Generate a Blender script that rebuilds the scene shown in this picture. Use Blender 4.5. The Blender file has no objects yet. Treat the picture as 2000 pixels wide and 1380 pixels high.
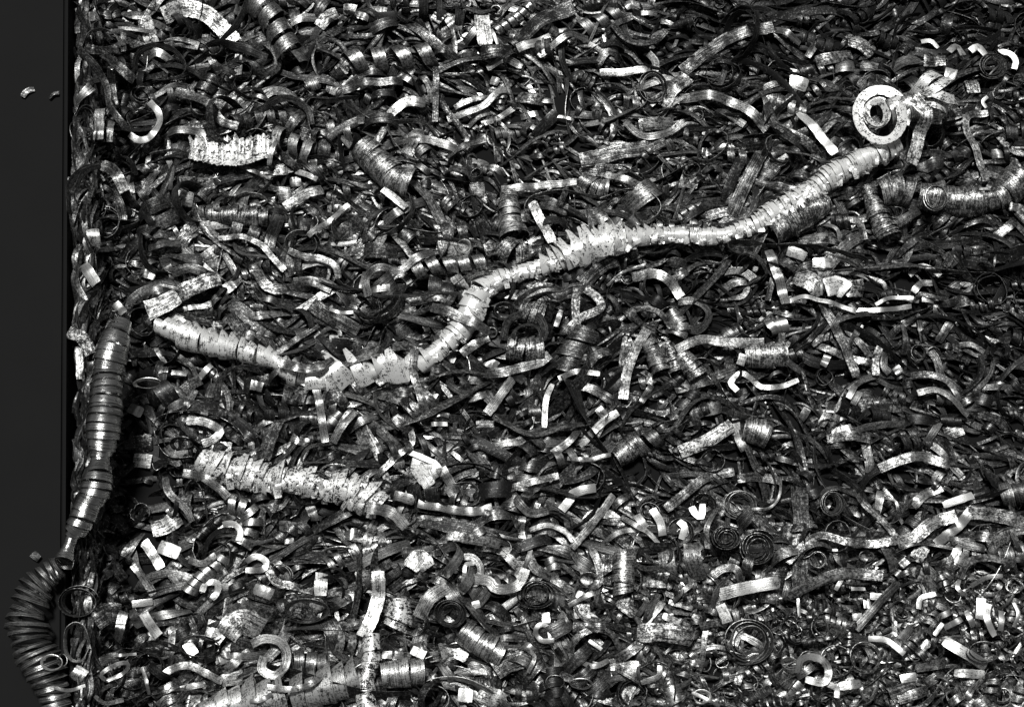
import bpy, math, random
import numpy as np
from mathutils import Vector

sc = bpy.context.scene
COL = sc.collection
rng = np.random.default_rng(21)
random.seed(7)

# ------------------------------------------------------------------ camera
TILT = math.radians(20)                 # camera leans 20 degrees off the vertical
DIST = 3.0
CAM = np.array([0.0, -DIST * math.sin(TILT), DIST * math.cos(TILT)])
FWD = np.array([0.0, math.sin(TILT), -math.cos(TILT)])
UPV = np.array([0.0, math.cos(TILT), math.sin(TILT)])
cd = bpy.data.cameras.new("camera")
cd.sensor_width = 36.0
cd.lens = 36.0 * DIST / 2.0             # two metres of heap across the frame
cd.clip_start = 0.05
cd.clip_end = 100
cam = bpy.data.objects.new("camera", cd)
COL.objects.link(cam)
cam.location = CAM
cam.rotation_euler = (TILT, 0, 0)
sc.camera = cam

# ------------------------------------------------------------------ light
SUN_EL, SUN_AZ = math.radians(71), math.radians(-14)     # high, a little beyond the heap and to the left
w = bpy.data.worlds.new("World")
sc.world = w
w.use_nodes = True
nt = w.node_tree
nt.nodes.clear()
sky = nt.nodes.new("ShaderNodeTexSky")
sky.sky_type = 'NISHITA'
sky.sun_disc = False
sky.sun_elevation = SUN_EL
sky.sun_rotation = SUN_AZ
bw = nt.nodes.new("ShaderNodeRGBToBW")                   # black and white film
bg = nt.nodes.new("ShaderNodeBackground")
bg.inputs['Strength'].default_value = 0.05
wo = nt.nodes.new("ShaderNodeOutputWorld")
nt.links.new(sky.outputs[0], bw.inputs[0])
nt.links.new(bw.outputs[0], bg.inputs['Color'])
nt.links.new(bg.outputs[0], wo.inputs['Surface'])
sd = bpy.data.lights.new("sun", 'SUN')
sd.energy = 5.0
sd.angle = math.radians(11)
sd.color = (1.0, 1.0, 0.985)
sun = bpy.data.objects.new("sun", sd)
COL.objects.link(sun)
sdir = Vector((math.cos(SUN_EL) * math.sin(SUN_AZ), math.cos(SUN_EL) * math.cos(SUN_AZ), math.sin(SUN_EL)))
sun.rotation_euler = sdir.to_track_quat('Z', 'Y').to_euler()
sc.view_settings.view_transform = 'Standard'
sc.view_settings.look = 'None'
sc.view_settings.gamma = 1.0
sc.view_settings.exposure = -0.72
sc.cycles.max_bounces = 6


# ------------------------------------------------------------------ photograph grid <-> heap
def at(px, py, z):
    """point of the heap at height z that the photograph shows at px, py (2000 x 1380)"""
    k = 1.0 / DIST
    d = FWD + np.array([1.0, 0, 0]) * ((px - 1000) / 1000 * k) + UPV * (-(py - 690) / 1000 * k)
    t = (z - CAM[2]) / d[2]
    return CAM + d * t


def to_px(p):
    v = np.asarray(p, float) - CAM
    dz = v @ FWD
    return 1000 + v[..., 0] / dz * DIST * 1000, 690 - (v @ UPV) / dz * DIST * 1000


def scale_at(p):
    return ((p - CAM) @ FWD) / DIST * 0.001          # metres per photograph pixel


# ------------------------------------------------------------------ materials
def metal(name, a_fleck, a_streak, a_fine, contrast, rough_b, rough_d, gain=1.0, bright=0.86, fleck_scale=170, bump=0.35, met=0.85, patch=0.55):
    m = bpy.data.materials.new(name)
    m.use_nodes = True
    t = m.node_tree
    t.nodes.clear()
    N = lambda k: t.nodes.new(k)
    L = t.links.new

    def math_(op, a, b=None, c=None):
        n = N("ShaderNodeMath")
        n.operation = op
        for i, v in enumerate((a, b, c)):
            if v is None:
                continue
            if isinstance(v, (int, float)):
                n.inputs[i].default_value = v
            else:
                L(v, n.inputs[i])
        return n.outputs[0]
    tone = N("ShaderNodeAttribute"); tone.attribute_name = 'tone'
    seed = N("ShaderNodeAttribute"); seed.attribute_name = 'seed'
    tc = N("ShaderNodeTexCoord")
    uv = N("ShaderNodeUVMap"); uv.uv_map = 'UVMap'
    sep = N("ShaderNodeSeparateXYZ"); L(uv.outputs[0], sep.inputs[0])
    cmb = N("ShaderNodeCombineXYZ")
    L(math_('MULTIPLY', sep.outputs[0], 620.0), cmb.inputs[0])
    L(math_('MULTIPLY', sep.outputs[1], 22.0), cmb.inputs[1])
    L(math_('MULTIPLY', seed.outputs['Fac'], 97.0), cmb.inputs[2])
    streak = N("ShaderNodeTexNoise"); L(cmb.outputs[0], streak.inputs['Vector'])
    streak.inputs['Scale'].default_value = 1.0
    streak.inputs['Detail'].default_value = 3
    off = N("ShaderNodeVectorMath"); off.operation = 'ADD'
    c2 = N("ShaderNodeCombineXYZ")
    L(math_('MULTIPLY', seed.outputs['Fac'], 31.0), c2.inputs[0])
    L(math_('MULTIPLY', seed.outputs['Fac'], 17.0), c2.inputs[2])
    L(tc.outputs['Object'], off.inputs[0]); L(c2.outputs[0], off.inputs[1])
    fleck = N("ShaderNodeTexNoise"); L(off.outputs[0], fleck.inputs['Vector'])
    fleck.inputs['Scale'].default_value = fleck_scale
    fleck.inputs['Detail'].default_value = 5
    fleck.inputs['Roughness'].default_value = 0.72
    fine = N("ShaderNodeTexNoise"); L(off.outputs[0], fine.inputs['Vector'])
    fine.inputs['Scale'].default_value = 620
    fine.inputs['Detail'].default_value = 2
    broad = N("ShaderNodeTexNoise"); L(off.outputs[0], broad.inputs['Vector'])
    broad.inputs['Scale'].default_value = 26 if patch < 1 else 62
    broad.inputs['Detail'].default_value = 2
    own = math_('FRACT', math_('MULTIPLY', seed.outputs['Fac'], 53.7))
    own2 = math_('FRACT', math_('MULTIPLY', seed.outputs['Fac'], 19.3))
    s = math_('MULTIPLY', math_('SUBTRACT', fleck.outputs['Fac'], 0.5), math_('MULTIPLY', math_('MULTIPLY_ADD', own, 1.2, 0.35), a_fleck))
    s = math_('ADD', s, math_('MULTIPLY', math_('SUBTRACT', streak.outputs['Fac'], 0.5), a_streak))
    s = math_('ADD', s, math_('MULTIPLY', math_('SUBTRACT', fine.outputs['Fac'], 0.5), a_fine))
    s = math_('ADD', s, math_('MULTIPLY', math_('SUBTRACT', broad.outputs['Fac'], 0.5), patch))
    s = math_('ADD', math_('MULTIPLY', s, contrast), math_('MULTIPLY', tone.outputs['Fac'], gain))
    cl = N("ShaderNodeClamp"); L(s, cl.inputs[0])
    f = cl.outputs[0]
    f2 = math_('POWER', f, 2.0)
    col = N("ShaderNodeMix"); col.data_type = 'RGBA'
    L(f2, col.inputs['Factor'])
    col.inputs['A'].default_value = (0.028, 0.028, 0.028, 1)
    col.inputs['B'].default_value = (bright, bright, bright * 0.985, 1)
    p = N("ShaderNodeBsdfPrincipled")
    L(col.outputs['Result'], p.inputs['Base Color'])
    L(math_('MULTIPLY_ADD', f, met - 0.8, 0.8), p.inputs['Metallic'])
    L(math_('ADD', math_('MULTIPLY_ADD', own2, 0.16, -0.08), math_('MULTIPLY_ADD', f, rough_b - rough_d, rough_d)), p.inputs['Roughness'])
    bp = N("ShaderNodeBump")
    bp.inputs['Strength'].default_value = bump
    bp.inputs['Distance'].default_value = 0.0006
    L(math_('ADD', math_('ADD', streak.outputs['Fac'], fleck.outputs['Fac']), fine.outputs['Fac']), bp.inputs['Height'])
    L(bp.outputs[0], p.inputs['Normal'])
    o = N("ShaderNodeOutputMaterial")
    L(p.outputs[0], o.inputs[0])
    return m


M_STEEL = metal('worn_steel', 2.2, 1.2, 1.1, 1.15, 0.43, 0.48, met=0.95, bright=0.66)
M_CRUST = metal('mottled_steel', 2.4, 1.6, 1.4, 1.25, 0.46, 0.5, fleck_scale=200, bump=0.6, met=0.82, bright=0.85, patch=1.4)
M_LONG = metal('bright_mottled_steel', 4.6, 2.0, 2.2, 2.0, 0.42, 0.5, fleck_scale=170, bump=0.4, met=0.4, bright=1.0, patch=2.0)
M_WHITE = metal('clean_bright_steel', 2.0, 1.2, 1.4, 1.2, 0.42, 0.5, bump=0.5, met=0.85, bright=0.95)
M_POLISH = metal('polished_steel', 0.9, 2.8, 0.6, 1.1, 0.34, 0.4, bump=0.5, met=1.0, bright=0.62)


def matte(name, v, rough, scale, amount):
    m = bpy.data.materials.new(name)
    m.use_nodes = True
    t = m.node_tree
    p = t.nodes['Principled BSDF']
    n = t.nodes.new("ShaderNodeTexNoise")
    n.inputs['Scale'].default_value = scale
    n.inputs['Detail'].default_value = 6
    g = t.nodes.new("ShaderNodeTexCoord")
    t.links.new(g.outputs['Object'], n.inputs['Vector'])
    r = t.nodes.new("ShaderNodeMapRange")
    r.inputs['To Min'].default_value = v * (1 - amount)
    r.inputs['To Max'].default_value = v * (1 + amount)
    t.links.new(n.outputs['Fac'], r.inputs['Value'])
    t.links.new(r.outputs[0], p.inputs['Base Color'])
    p.inputs['Roughness'].default_value = rough
    p.inputs['Specular IOR Level'].default_value = 0.15
    return m


M_WALL = matte('dull_black_paint', 0.011, 0.9, 9, 0.12)
M_GROUND = matte('oily_black_floor', 0.006, 0.8, 30, 0.4)


# ------------------------------------------------------------------ mesh building
class Batch:
    def __init__(self):
        self.v, self.f, self.uv, self.tone, self.seed, self.n = [], [], [], [], [], 0

    def add(self, v, f, uv, tone, seed):
        self.v.append(v); self.f.append(f + self.n); self.uv.append(uv)
        self.tone.append(np.full(len(v), tone)); self.seed.append(np.full(len(v), seed))
        self.n += len(v)

    def mesh(self, name, mat, origin=None):
        v = np.concatenate(self.v); f = np.concatenate(self.f); uv = np.concatenate(self.uv)
        if origin is not None:
            v = v - origin
        me = bpy.data.meshes.new(name)
        me.vertices.add(len(v)); me.vertices.foreach_set('co', v.astype(np.float32).ravel())
        me.loops.add(len(f) * 4); me.loops.foreach_set('vertex_index', f.astype(np.int32).ravel())
        me.polygons.add(len(f))
        me.polygons.foreach_set('loop_start', np.arange(0, len(f) * 4, 4, dtype=np.int32))
        me.polygons.foreach_set('loop_total', np.full(len(f), 4, dtype=np.int32))
        me.update(calc_edges=True)
        me.polygons.foreach_set('use_smooth', np.ones(len(f), dtype=bool))
        ul = me.uv_layers.new(name='UVMap')
        ul.data.foreach_set('uv', uv[f.ravel()].astype(np.float32).ravel())
        for nm, arr in (('tone', self.tone), ('seed', self.seed)):
            a = me.attributes.new(nm, 'FLOAT', 'POINT')
            a.data.foreach_set('value', np.concatenate(arr).astype(np.float32))
        me.materials.append(mat)
        return me


def unit(a):
    return a / np.maximum(np.linalg.norm(a, axis=-1, keepdims=True), 1e-9)


def sweep(C, S, hw, th, camber=0.0, A=None, B=None):
    """a strip of sheet metal: centre line C, side directions S, half widths hw, thickness th.
    A, B: the two edge lines instead (spiral turns)."""
    n = len(C)
    T = unit(np.gradient(C, axis=0))
    S = unit(S - T * (S * T).sum(1, keepdims=True))
    N = unit(np.cross(T, S))
    hwc = hw[:, None]
    cam_ = (camber * hwc)
    if A is None:
        A = C - S * hwc
        B = C + S * hwc
    mid = C + N * cam_
    up = N * (th / 2)
    top = np.stack([A + up, mid + up, B + up], 1)
    bot = np.stack([A - up, mid - up, B - up], 1)
    ln = np.concatenate([[0], np.cumsum(np.linalg.norm(np.diff(C, axis=0), axis=1))])
    V = [top.reshape(-1, 3), bot.reshape(-1, 3)]
    uu = np.stack([-hw, 0 * hw, hw], 1)
    vv = np.repeat(ln[:, None], 3, 1)
    UV = [np.stack([uu, vv], -1).reshape(-1, 2)] * 2
    i = np.arange(n - 1)
    F = []
    for c in (0, 1):
        a = i * 3 + c
        F.append(np.stack([a, a + 1, a + 4, a + 3], 1))
        b = a + 3 * n
        F.append(np.stack([b, b + 3, b + 4, b + 1], 1))
    base = 6 * n
    for side in (0, 2):                               # the cut edges
        V.append(np.stack([top[:, side], bot[:, side]], 1).reshape(-1, 3))
        UV.append(np.stack([np.stack([uu[:, side], ln], 1)] * 2, 1).reshape(-1, 2))
        a = base + i * 2
        q = np.stack([a, a + 2, a + 3, a + 1], 1)
        F.append(q if side == 0 else q[:, ::-1])
        base += 2 * n
    for e in (0, n - 1):                              # the two ends
        V.append(np.concatenate([top[e], bot[e]]))
        UV.append(np.repeat([[0.0, ln[e]]], 6, 0))
        q = np.array([[0, 3, 4, 1], [1, 4, 5, 2]]) + base
        F.append(q if e == 0 else q[:, ::-1])
        base += 6
    return np.concatenate(V), np.concatenate(F)[:, ::-1], np.concatenate(UV)


def spline(P, n):
    """Catmull-Rom through P, n even samples"""
    P = np.asarray(P, float)
    if len(P) == 2:
        t = np.linspace(0, 1, n)[:, None]
        return P[0] * (1 - t) + P[1] * t
    Q = np.vstack([2 * P[0] - P[1], P, 2 * P[-1] - P[-2]])
    out = []
    m = 24
    t = np.linspace(0, 1, m, endpoint=False)[:, None]
    for k in range(1, len(Q) - 2):
        p0, p1, p2, p3 = Q[k - 1], Q[k], Q[k + 1], Q[k + 2]
        out.append(0.5 * ((2 * p1) + (-p0 + p2) * t + (2 * p0 - 5 * p1 + 4 * p2 - p3) * t * t + (-p0 + 3 * p1 - 3 * p2 + p3) * t ** 3))
    out.append(P[-1:])
    out = np.concatenate(out)
    d = np.linalg.norm(np.diff(out[:, :2], axis=0), axis=1)
    s = np.concatenate([[0], np.cumsum(d)])
    u = np.linspace(0, s[-1], n)
    return np.stack([np.interp(u, s, out[:, j]) for j in range(out.shape[1])], 1)


# ------------------------------------------------------------------ the height of the growing heap
X0, X1, Y0, Y1, CELL = -1.06, 1.30, -1.0, 1.05, 0.006
GX, GY = int((X1 - X0) / CELL), int((Y1 - Y0) / CELL)
H = np.full((GX, GY), -0.15)
HT = H.copy()                       # the very top, for pieces laid on last


def hidx(p):
    i = np.clip(((p[..., 0] - X0) / CELL).astype(int), 0, GX - 1)
    j = np.clip(((p[..., 1] - Y0) / CELL).astype(int), 0, GY - 1)
    return i, j


def pile(p, q=75):
    i, j = hidx(p)
    return np.percentile(H[i, j], q)


def raise_(pts, k=0.6):
    i, j = hidx(pts)
    z = pts[:, 2]
    h = H[i, j]
    H[i, j] = np.where(z > h, h + (z - h) * k, h)
    np.maximum.at(HT, (i, j), z)


# ------------------------------------------------------------------ tagging
def tag(o, label=None, cat=None, group=None, kind=None):
    for k, v in (('label', label), ('category', cat), ('group', group), ('kind', kind)):
        if v:
            o[k] = v
    return o


def link(name, me, loc=(0, 0, 0), parent=None):
    o = bpy.data.objects.new(name, me)
    o.location = loc
    COL.objects.link(o)
    if parent:
        o.parent = parent
    return o


def box_mesh(name, x0, x1, y0, y1, z0, z1, mat, bevel=0.0):
    import bmesh
    bm = bmesh.new()
    bmesh.ops.create_cube(bm, size=1)
    for v in bm.verts:
        v.co = ((x0 + x1) / 2 + v.co.x * (x1 - x0), (y0 + y1) / 2 + v.co.y * (y1 - y0), (z0 + z1) / 2 + v.co.z * (z1 - z0))
    if bevel:
        bmesh.ops.bevel(bm, geom=bm.edges[:], offset=bevel, segments=5, affect='EDGES')
    me = bpy.data.meshes.new(name)
    bm.to_mesh(me); bm.free()
    me.materials.append(mat)
    return me


WALL_Z = -0.02
WE0, WE1 = at(131, 0, WALL_Z), at(124, 1380, WALL_Z)      # the edge of the wall, upright in the picture


def wall_x(y):
    return WE0[0] + (WE1[0] - WE0[0]) * (y - WE0[1]) / (WE1[1] - WE0[1])


g = link('ground', box_mesh('ground', -6, 6, -6, 6, -0.4, -0.15, M_GROUND))
tag(g, kind='structure')
wm = box_mesh('bin_wall', -0.7, 0, -2.2, 2.2, -0.1495, WALL_Z, M_WALL, 0.008)
for v_ in wm.vertices:
    v_.co.x += wall_x(v_.co.y)
wl = link('bin_wall', wm)
tag(wl, 'smooth matt black bin wall along the left edge of the heap', 'wall')


# ------------------------------------------------------------------ pieces of swarf
def frame_of(az, el):
    a = np.array([math.cos(az) * math.cos(el), math.sin(az) * math.cos(el), math.sin(el)])
    up = np.array([0, 0, 1.0])
    s = unit(np.cross(up, a)) if abs(a[2]) < 0.95 else unit(np.cross([0, 1.0, 0], a))
    return a, s, np.cross(a, s)


def ribbon(x, y, az, L, wd, curl=0.0, arch=0.1, tilt=0.0, twist=0.0, camber=0.12, seg=14):
    """open strip lying over the heap, arched, turned and twisted"""
    s = np.linspace(-0.5, 0.5, seg)
    head = az + curl * s + 0.25 * np.sin(s * 6 + x * 40) * min(1, L / 0.1)
    d = np.stack([np.cos(head), np.sin(head)], 1) * (L / (seg - 1))
    xy = np.cumsum(d, 0)
    xy = xy - xy.mean(0) + [x, y]
    C = np.zeros((seg, 3)); C[:, :2] = xy
    prof = arch * L * (1 - (2 * s) ** 2)
    i, j = hidx(C)
    h = H[i, j]
    hs = np.convolve(np.pad(h, 4, mode='edge'), np.ones(9) / 9, 'valid')
    C[:, 2] = 0.55 * hs + 0.45 * np.percentile(h, 65) + prof - arch * L * 0.45 + wd * 0.5 * abs(math.sin(tilt)) + 0.002
    T = unit(np.gradient(C, axis=0))
    side = unit(np.stack([-T[:, 1], T[:, 0], 0 * T[:, 0]], 1))
    nn = np.cross(T, side)
    a = (tilt + twist * s)[:, None]
    S = side * np.cos(a) + nn * np.sin(a)
    r_ = 1 + 0.05 * rng.standard_normal(seg)
    hw = wd / 2 * r_
    hw[0] *= rng.uniform(0.5, 1); hw[-1] *= rng.uniform(0.5, 1)
    return C, S, hw, camber


def curl_piece(x, y, az, el, r, wd, turns, pitch, grow=0.0, seg_turn=14, phase=None, embed=0.3, squash=1.0):
    """strip rolled about an axis (az, el): one lozenge of a curl, a ring or an open spring"""
    a, s, u = frame_of(az, el)
    n = max(8, int(turns * seg_turn) + 1)
    th = np.linspace(0, turns * 2 * math.pi, n) + (rng.uniform(0, 6.28) if phase is None else phase)
    q = np.linspace(-0.5, 0.5, n)
    rr = r * (1 + grow * q) * (1 + 0.12 * np.sin(th * 1.37 + x * 90) + 0.07 * np.sin(th * 2.6 + y * 70))
    rad = np.cos(th)[:, None] * s + np.sin(th)[:, None] * u * squash
    C = rad * rr[:, None] + a * (q * turns * pitch)[:, None]
    C[:, 0] += x; C[:, 1] += y
    z = C[:, 2]
    zz = np.percentile(H[hidx(C)], 60)
    C[:, 2] = z - z.min() + zz - (z.max() - z.min()) * embed + 0.004 + abs(math.cos(el)) * 0 + wd * 0.3 * abs(math.sin(el))
    S = np.repeat(a[None], n, 0) + rad * rng.normal(0, 0.12)
    hw = np.full(n, wd / 2) * (1 + 0.04 * rng.standard_normal(n))
    hw[0] *= 0.75; hw[-1] *= 0.75
    return C, unit(S), hw, 0.08


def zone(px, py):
    """size, tone and share of curls over the heap; darkest tones stand in for shade"""
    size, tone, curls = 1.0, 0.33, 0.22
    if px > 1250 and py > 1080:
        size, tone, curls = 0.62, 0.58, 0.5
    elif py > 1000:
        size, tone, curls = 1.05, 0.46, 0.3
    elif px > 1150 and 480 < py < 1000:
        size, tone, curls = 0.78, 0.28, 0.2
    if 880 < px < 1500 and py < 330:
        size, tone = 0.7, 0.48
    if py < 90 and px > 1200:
        size, tone = 0.8, 0.02  # shade of the far right corner, put into the tone
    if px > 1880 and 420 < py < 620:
        tone = 0.05  # shaded patch at the right edge, also put into the tone
    if px < 300:  # left margin's shade painted by tone, deepest along the trench
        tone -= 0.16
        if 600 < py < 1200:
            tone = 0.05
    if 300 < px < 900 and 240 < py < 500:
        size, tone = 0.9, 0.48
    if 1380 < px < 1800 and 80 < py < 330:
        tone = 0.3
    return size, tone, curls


def filler(x, y, k=1.0):
    px, py = to_px(np.array([x, y, 0.0]))
    size, tone, curls = zone(px, py)
    clump = math.sin(px / 71 + 2 * math.sin(py / 90)) * math.sin(py / 57 + 1.5 * math.sin(px / 110))
    size *= k * rng.uniform(0.45, 0.92) * (1 + 0.25 * clump)
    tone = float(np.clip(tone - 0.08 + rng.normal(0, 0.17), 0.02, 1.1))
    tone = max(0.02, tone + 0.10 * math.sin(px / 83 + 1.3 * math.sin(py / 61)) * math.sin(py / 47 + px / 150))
    az = rng.normal(0, 0.45) + 0.5 * clump + 0.5 * math.sin(px / 260 + py / 190)
    if rng.random() < 0.2:
        az = rng.uniform(-1.57, 1.57)
    c = rng.random()
    mm = 0.001 * size
    kind = 'ribbon'
    if c < curls * 0.55:
        kind = 'curl'
        g_ = curl_piece(x, y, az + 1.57 * (rng.random() < 0.75), rng.normal(0, 0.25), rng.uniform(16, 34) * mm, rng.uniform(13, 27) * mm,
                        rng.uniform(0.35, 0.8), rng.uniform(0, 30) * mm, seg_turn=16, phase=rng.uniform(-0.4, 0.6), embed=0.5)
    elif c < curls * 0.8:
        kind = 'spring'
        g_ = curl_piece(x, y, az, rng.normal(0, 0.2), rng.uniform(13, 26) * mm, rng.uniform(14, 24) * mm,
                        rng.uniform(1.8, 4.2), rng.uniform(22, 36) * mm, grow=rng.uniform(-0.4, 0.4), seg_turn=13, embed=0.4)
    elif c < curls:
        kind = 'ring'
        g_ = curl_piece(x, y, az, 1.57 + rng.normal(0, 0.5), rng.uniform(16, 40) * mm, rng.uniform(8, 20) * mm,
                        rng.uniform(0.7, 2.0), rng.uniform(1, 6) * mm, grow=rng.uniform(-0.6, 0.6), seg_turn=16, embed=0.1)
    elif c < curls + 0.12:
        kind = 'chip'
        L = rng.uniform(28, 60) * mm
        g_ = ribbon(x, y, az, L, rng.uniform(18, 34) * mm, curl=rng.normal(0, 0.5), arch=rng.uniform(0.03, 0.25),
                    tilt=rng.normal(0, 0.4), twist=rng.normal(0, 0.3), camber=rng.normal(0, 0.25), seg=7)
    elif c < curls + 0.20:
        kind = 'wire'
        L = rng.uniform(60, 190) * mm
        g_ = ribbon(x, y, az, L, rng.uniform(2.5, 6) * mm, curl=rng.normal(0, 2.4), arch=rng.uniform(0.02, 0.3),
                    tilt=rng.normal(0, 0.9), twist=rng.normal(0, 2), camber=0, seg=int(10 + L * 70))
    else:
        L = rng.uniform(60, 270) * mm
        g_ = ribbon(x, y, az, L, rng.uniform(7, 22) * mm, curl=rng.normal(0, 1.1), arch=rng.uniform(0.02, 0.2),
                    tilt=rng.normal(0, 0.55), twist=rng.normal(0, 0.9), camber=rng.normal(0.05, 0.15), seg=int(8 + L * 42))
    return kind, g_, tone


def ok_place(C, over=0.004):
    return (C[:, 0] - wall_x(C[:, 1])).min() > over and C[:, 0].max() < X1 - 0.01 and C[:, 1].min() > Y0 + 0.01 and C[:, 1].max() < Y1 - 0.01


def emit(b, g_, tone, th=0.0011, dens=2):
    C, S, hw, cb = g_
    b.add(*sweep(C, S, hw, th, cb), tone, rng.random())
    P_ = np.concatenate([C + S * (hw * q)[:, None] for q in (-0.8, -0.3, 0.3, 0.8)])
    raise_(P_, 0.55)
    return P_


HOLLOWS = [(262, 900, 40, 270), (835, 645, 62, 28), (1010, 600, 50, 20), (545, 765, 50, 24), (330, 705, 55, 28), (350, 1000, 60, 45), (250, 1080, 55, 60), (270, 800, 55, 60),
           (1180, 428, 40, 16), (1880, 520, 80, 50), (1780, 40, 180, 34), (930, 18, 60, 20), (1185, 1075, 26, 40), (460, 840, 50, 22), (260, 120, 60, 40),
           (700, 245, 70, 26), (1560, 300, 50, 24), (1330, 1175, 60, 22), (1190, 1290, 40, 30), (1000, 1165, 60, 22), (1700, 420, 40, 30), (1500, 200, 50, 30)]


def hollow(px, py):
    return any(((px - x) / a) ** 2 + ((py - y) / b) ** 2 < 1 for x, y, a, b in HOLLOWS)


ii, jj = np.meshgrid(np.arange(GX), np.arange(GY), indexing='ij')
onwall = X0 + ii * CELL < WE0[0] + (WE1[0] - WE0[0]) * (Y0 + jj * CELL - WE0[1]) / (WE1[1] - WE0[1])
H[onwall] = WALL_Z
HT[onwall] = WALL_Z
bed = Batch()
NBED = 13200
made = 0
while made < NBED:
    x, y = rng.uniform(-0.87, 1.25), rng.uniform(-0.95, 1.0)
    if rng.random() < 0.16:
        x, y = rng.uniform(0.2, 1.15), rng.uniform(-0.85, -0.33)
    px, py = to_px(np.array([x, y, 0.0]))
    if px < 290 and 600 < py < 1160 and rng.random() < 0.55:
        made += 1
        continue
    if made > 8500 and hollow(px, py) and rng.random() < 0.9:
        made += 1
        continue
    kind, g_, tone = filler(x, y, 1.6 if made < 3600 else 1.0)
    if not ok_place(g_[0]):
        if g_[0][:, 0].max() > 1.2 or rng.random() < 0.3:
            made += 1
        continue
    emit(bed, g_, tone)
    made += 1
for _ in range(1500):
    y = rng.uniform(-0.9, 0.95)
    x = wall_x(y) + rng.uniform(0.012, 0.075)
    py = to_px(np.array([x, y, 0.0]))[1]
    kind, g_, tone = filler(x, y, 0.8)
    hang = rng.random() < 0.2 and g_[0][:, 2].min() > WALL_Z - 0.02
    if hang and g_[0][:, 2].min() > WALL_Z and ok_place(g_[0], -0.02):
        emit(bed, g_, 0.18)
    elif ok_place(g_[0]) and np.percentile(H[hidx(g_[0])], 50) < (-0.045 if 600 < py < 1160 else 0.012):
        emit(bed, g_, min(tone, 0.35) if 560 < py < 1100 else tone)  # tone capped along the trench to stand in for its shade
for _ in range(2600):                                  # narrow pieces packed upright along the foot of the wall
    y = rng.uniform(-0.9, 0.95)
    x = wall_x(y) + rng.uniform(0.010, 0.05)
    py = to_px(np.array([x, y, 0.0]))[1]
    L = rng.uniform(0.03, 0.10)
    g_ = ribbon(x, y, 1.57 + rng.normal(0, 0.22), L, rng.uniform(0.004, 0.015), curl=rng.normal(0, 0.9), arch=rng.uniform(0.02, 0.3),
                tilt=rng.normal(0, 0.7), twist=rng.normal(0, 0.8), seg=10)
    if ok_place(g_[0]) and np.percentile(H[hidx(g_[0])], 50) < (-0.04 if 600 < py < 1160 else -0.005):
        emit(bed, g_, float(np.clip(rng.normal(0.14 if 600 < py < 1160 else 0.32, 0.15), 0, 1)))  # darker tone beside the trench carries its shade
o = link('swarf_bed', bed.mesh('swarf_bed', M_STEEL))
tag(o, 'dense tangled bed of small steel turnings filling the whole heap', 'metal shavings', kind='stuff')
print('pile mean', H[60:330, 40:300].mean(), H.min(), H.max(), 'faces', bed.n)


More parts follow.
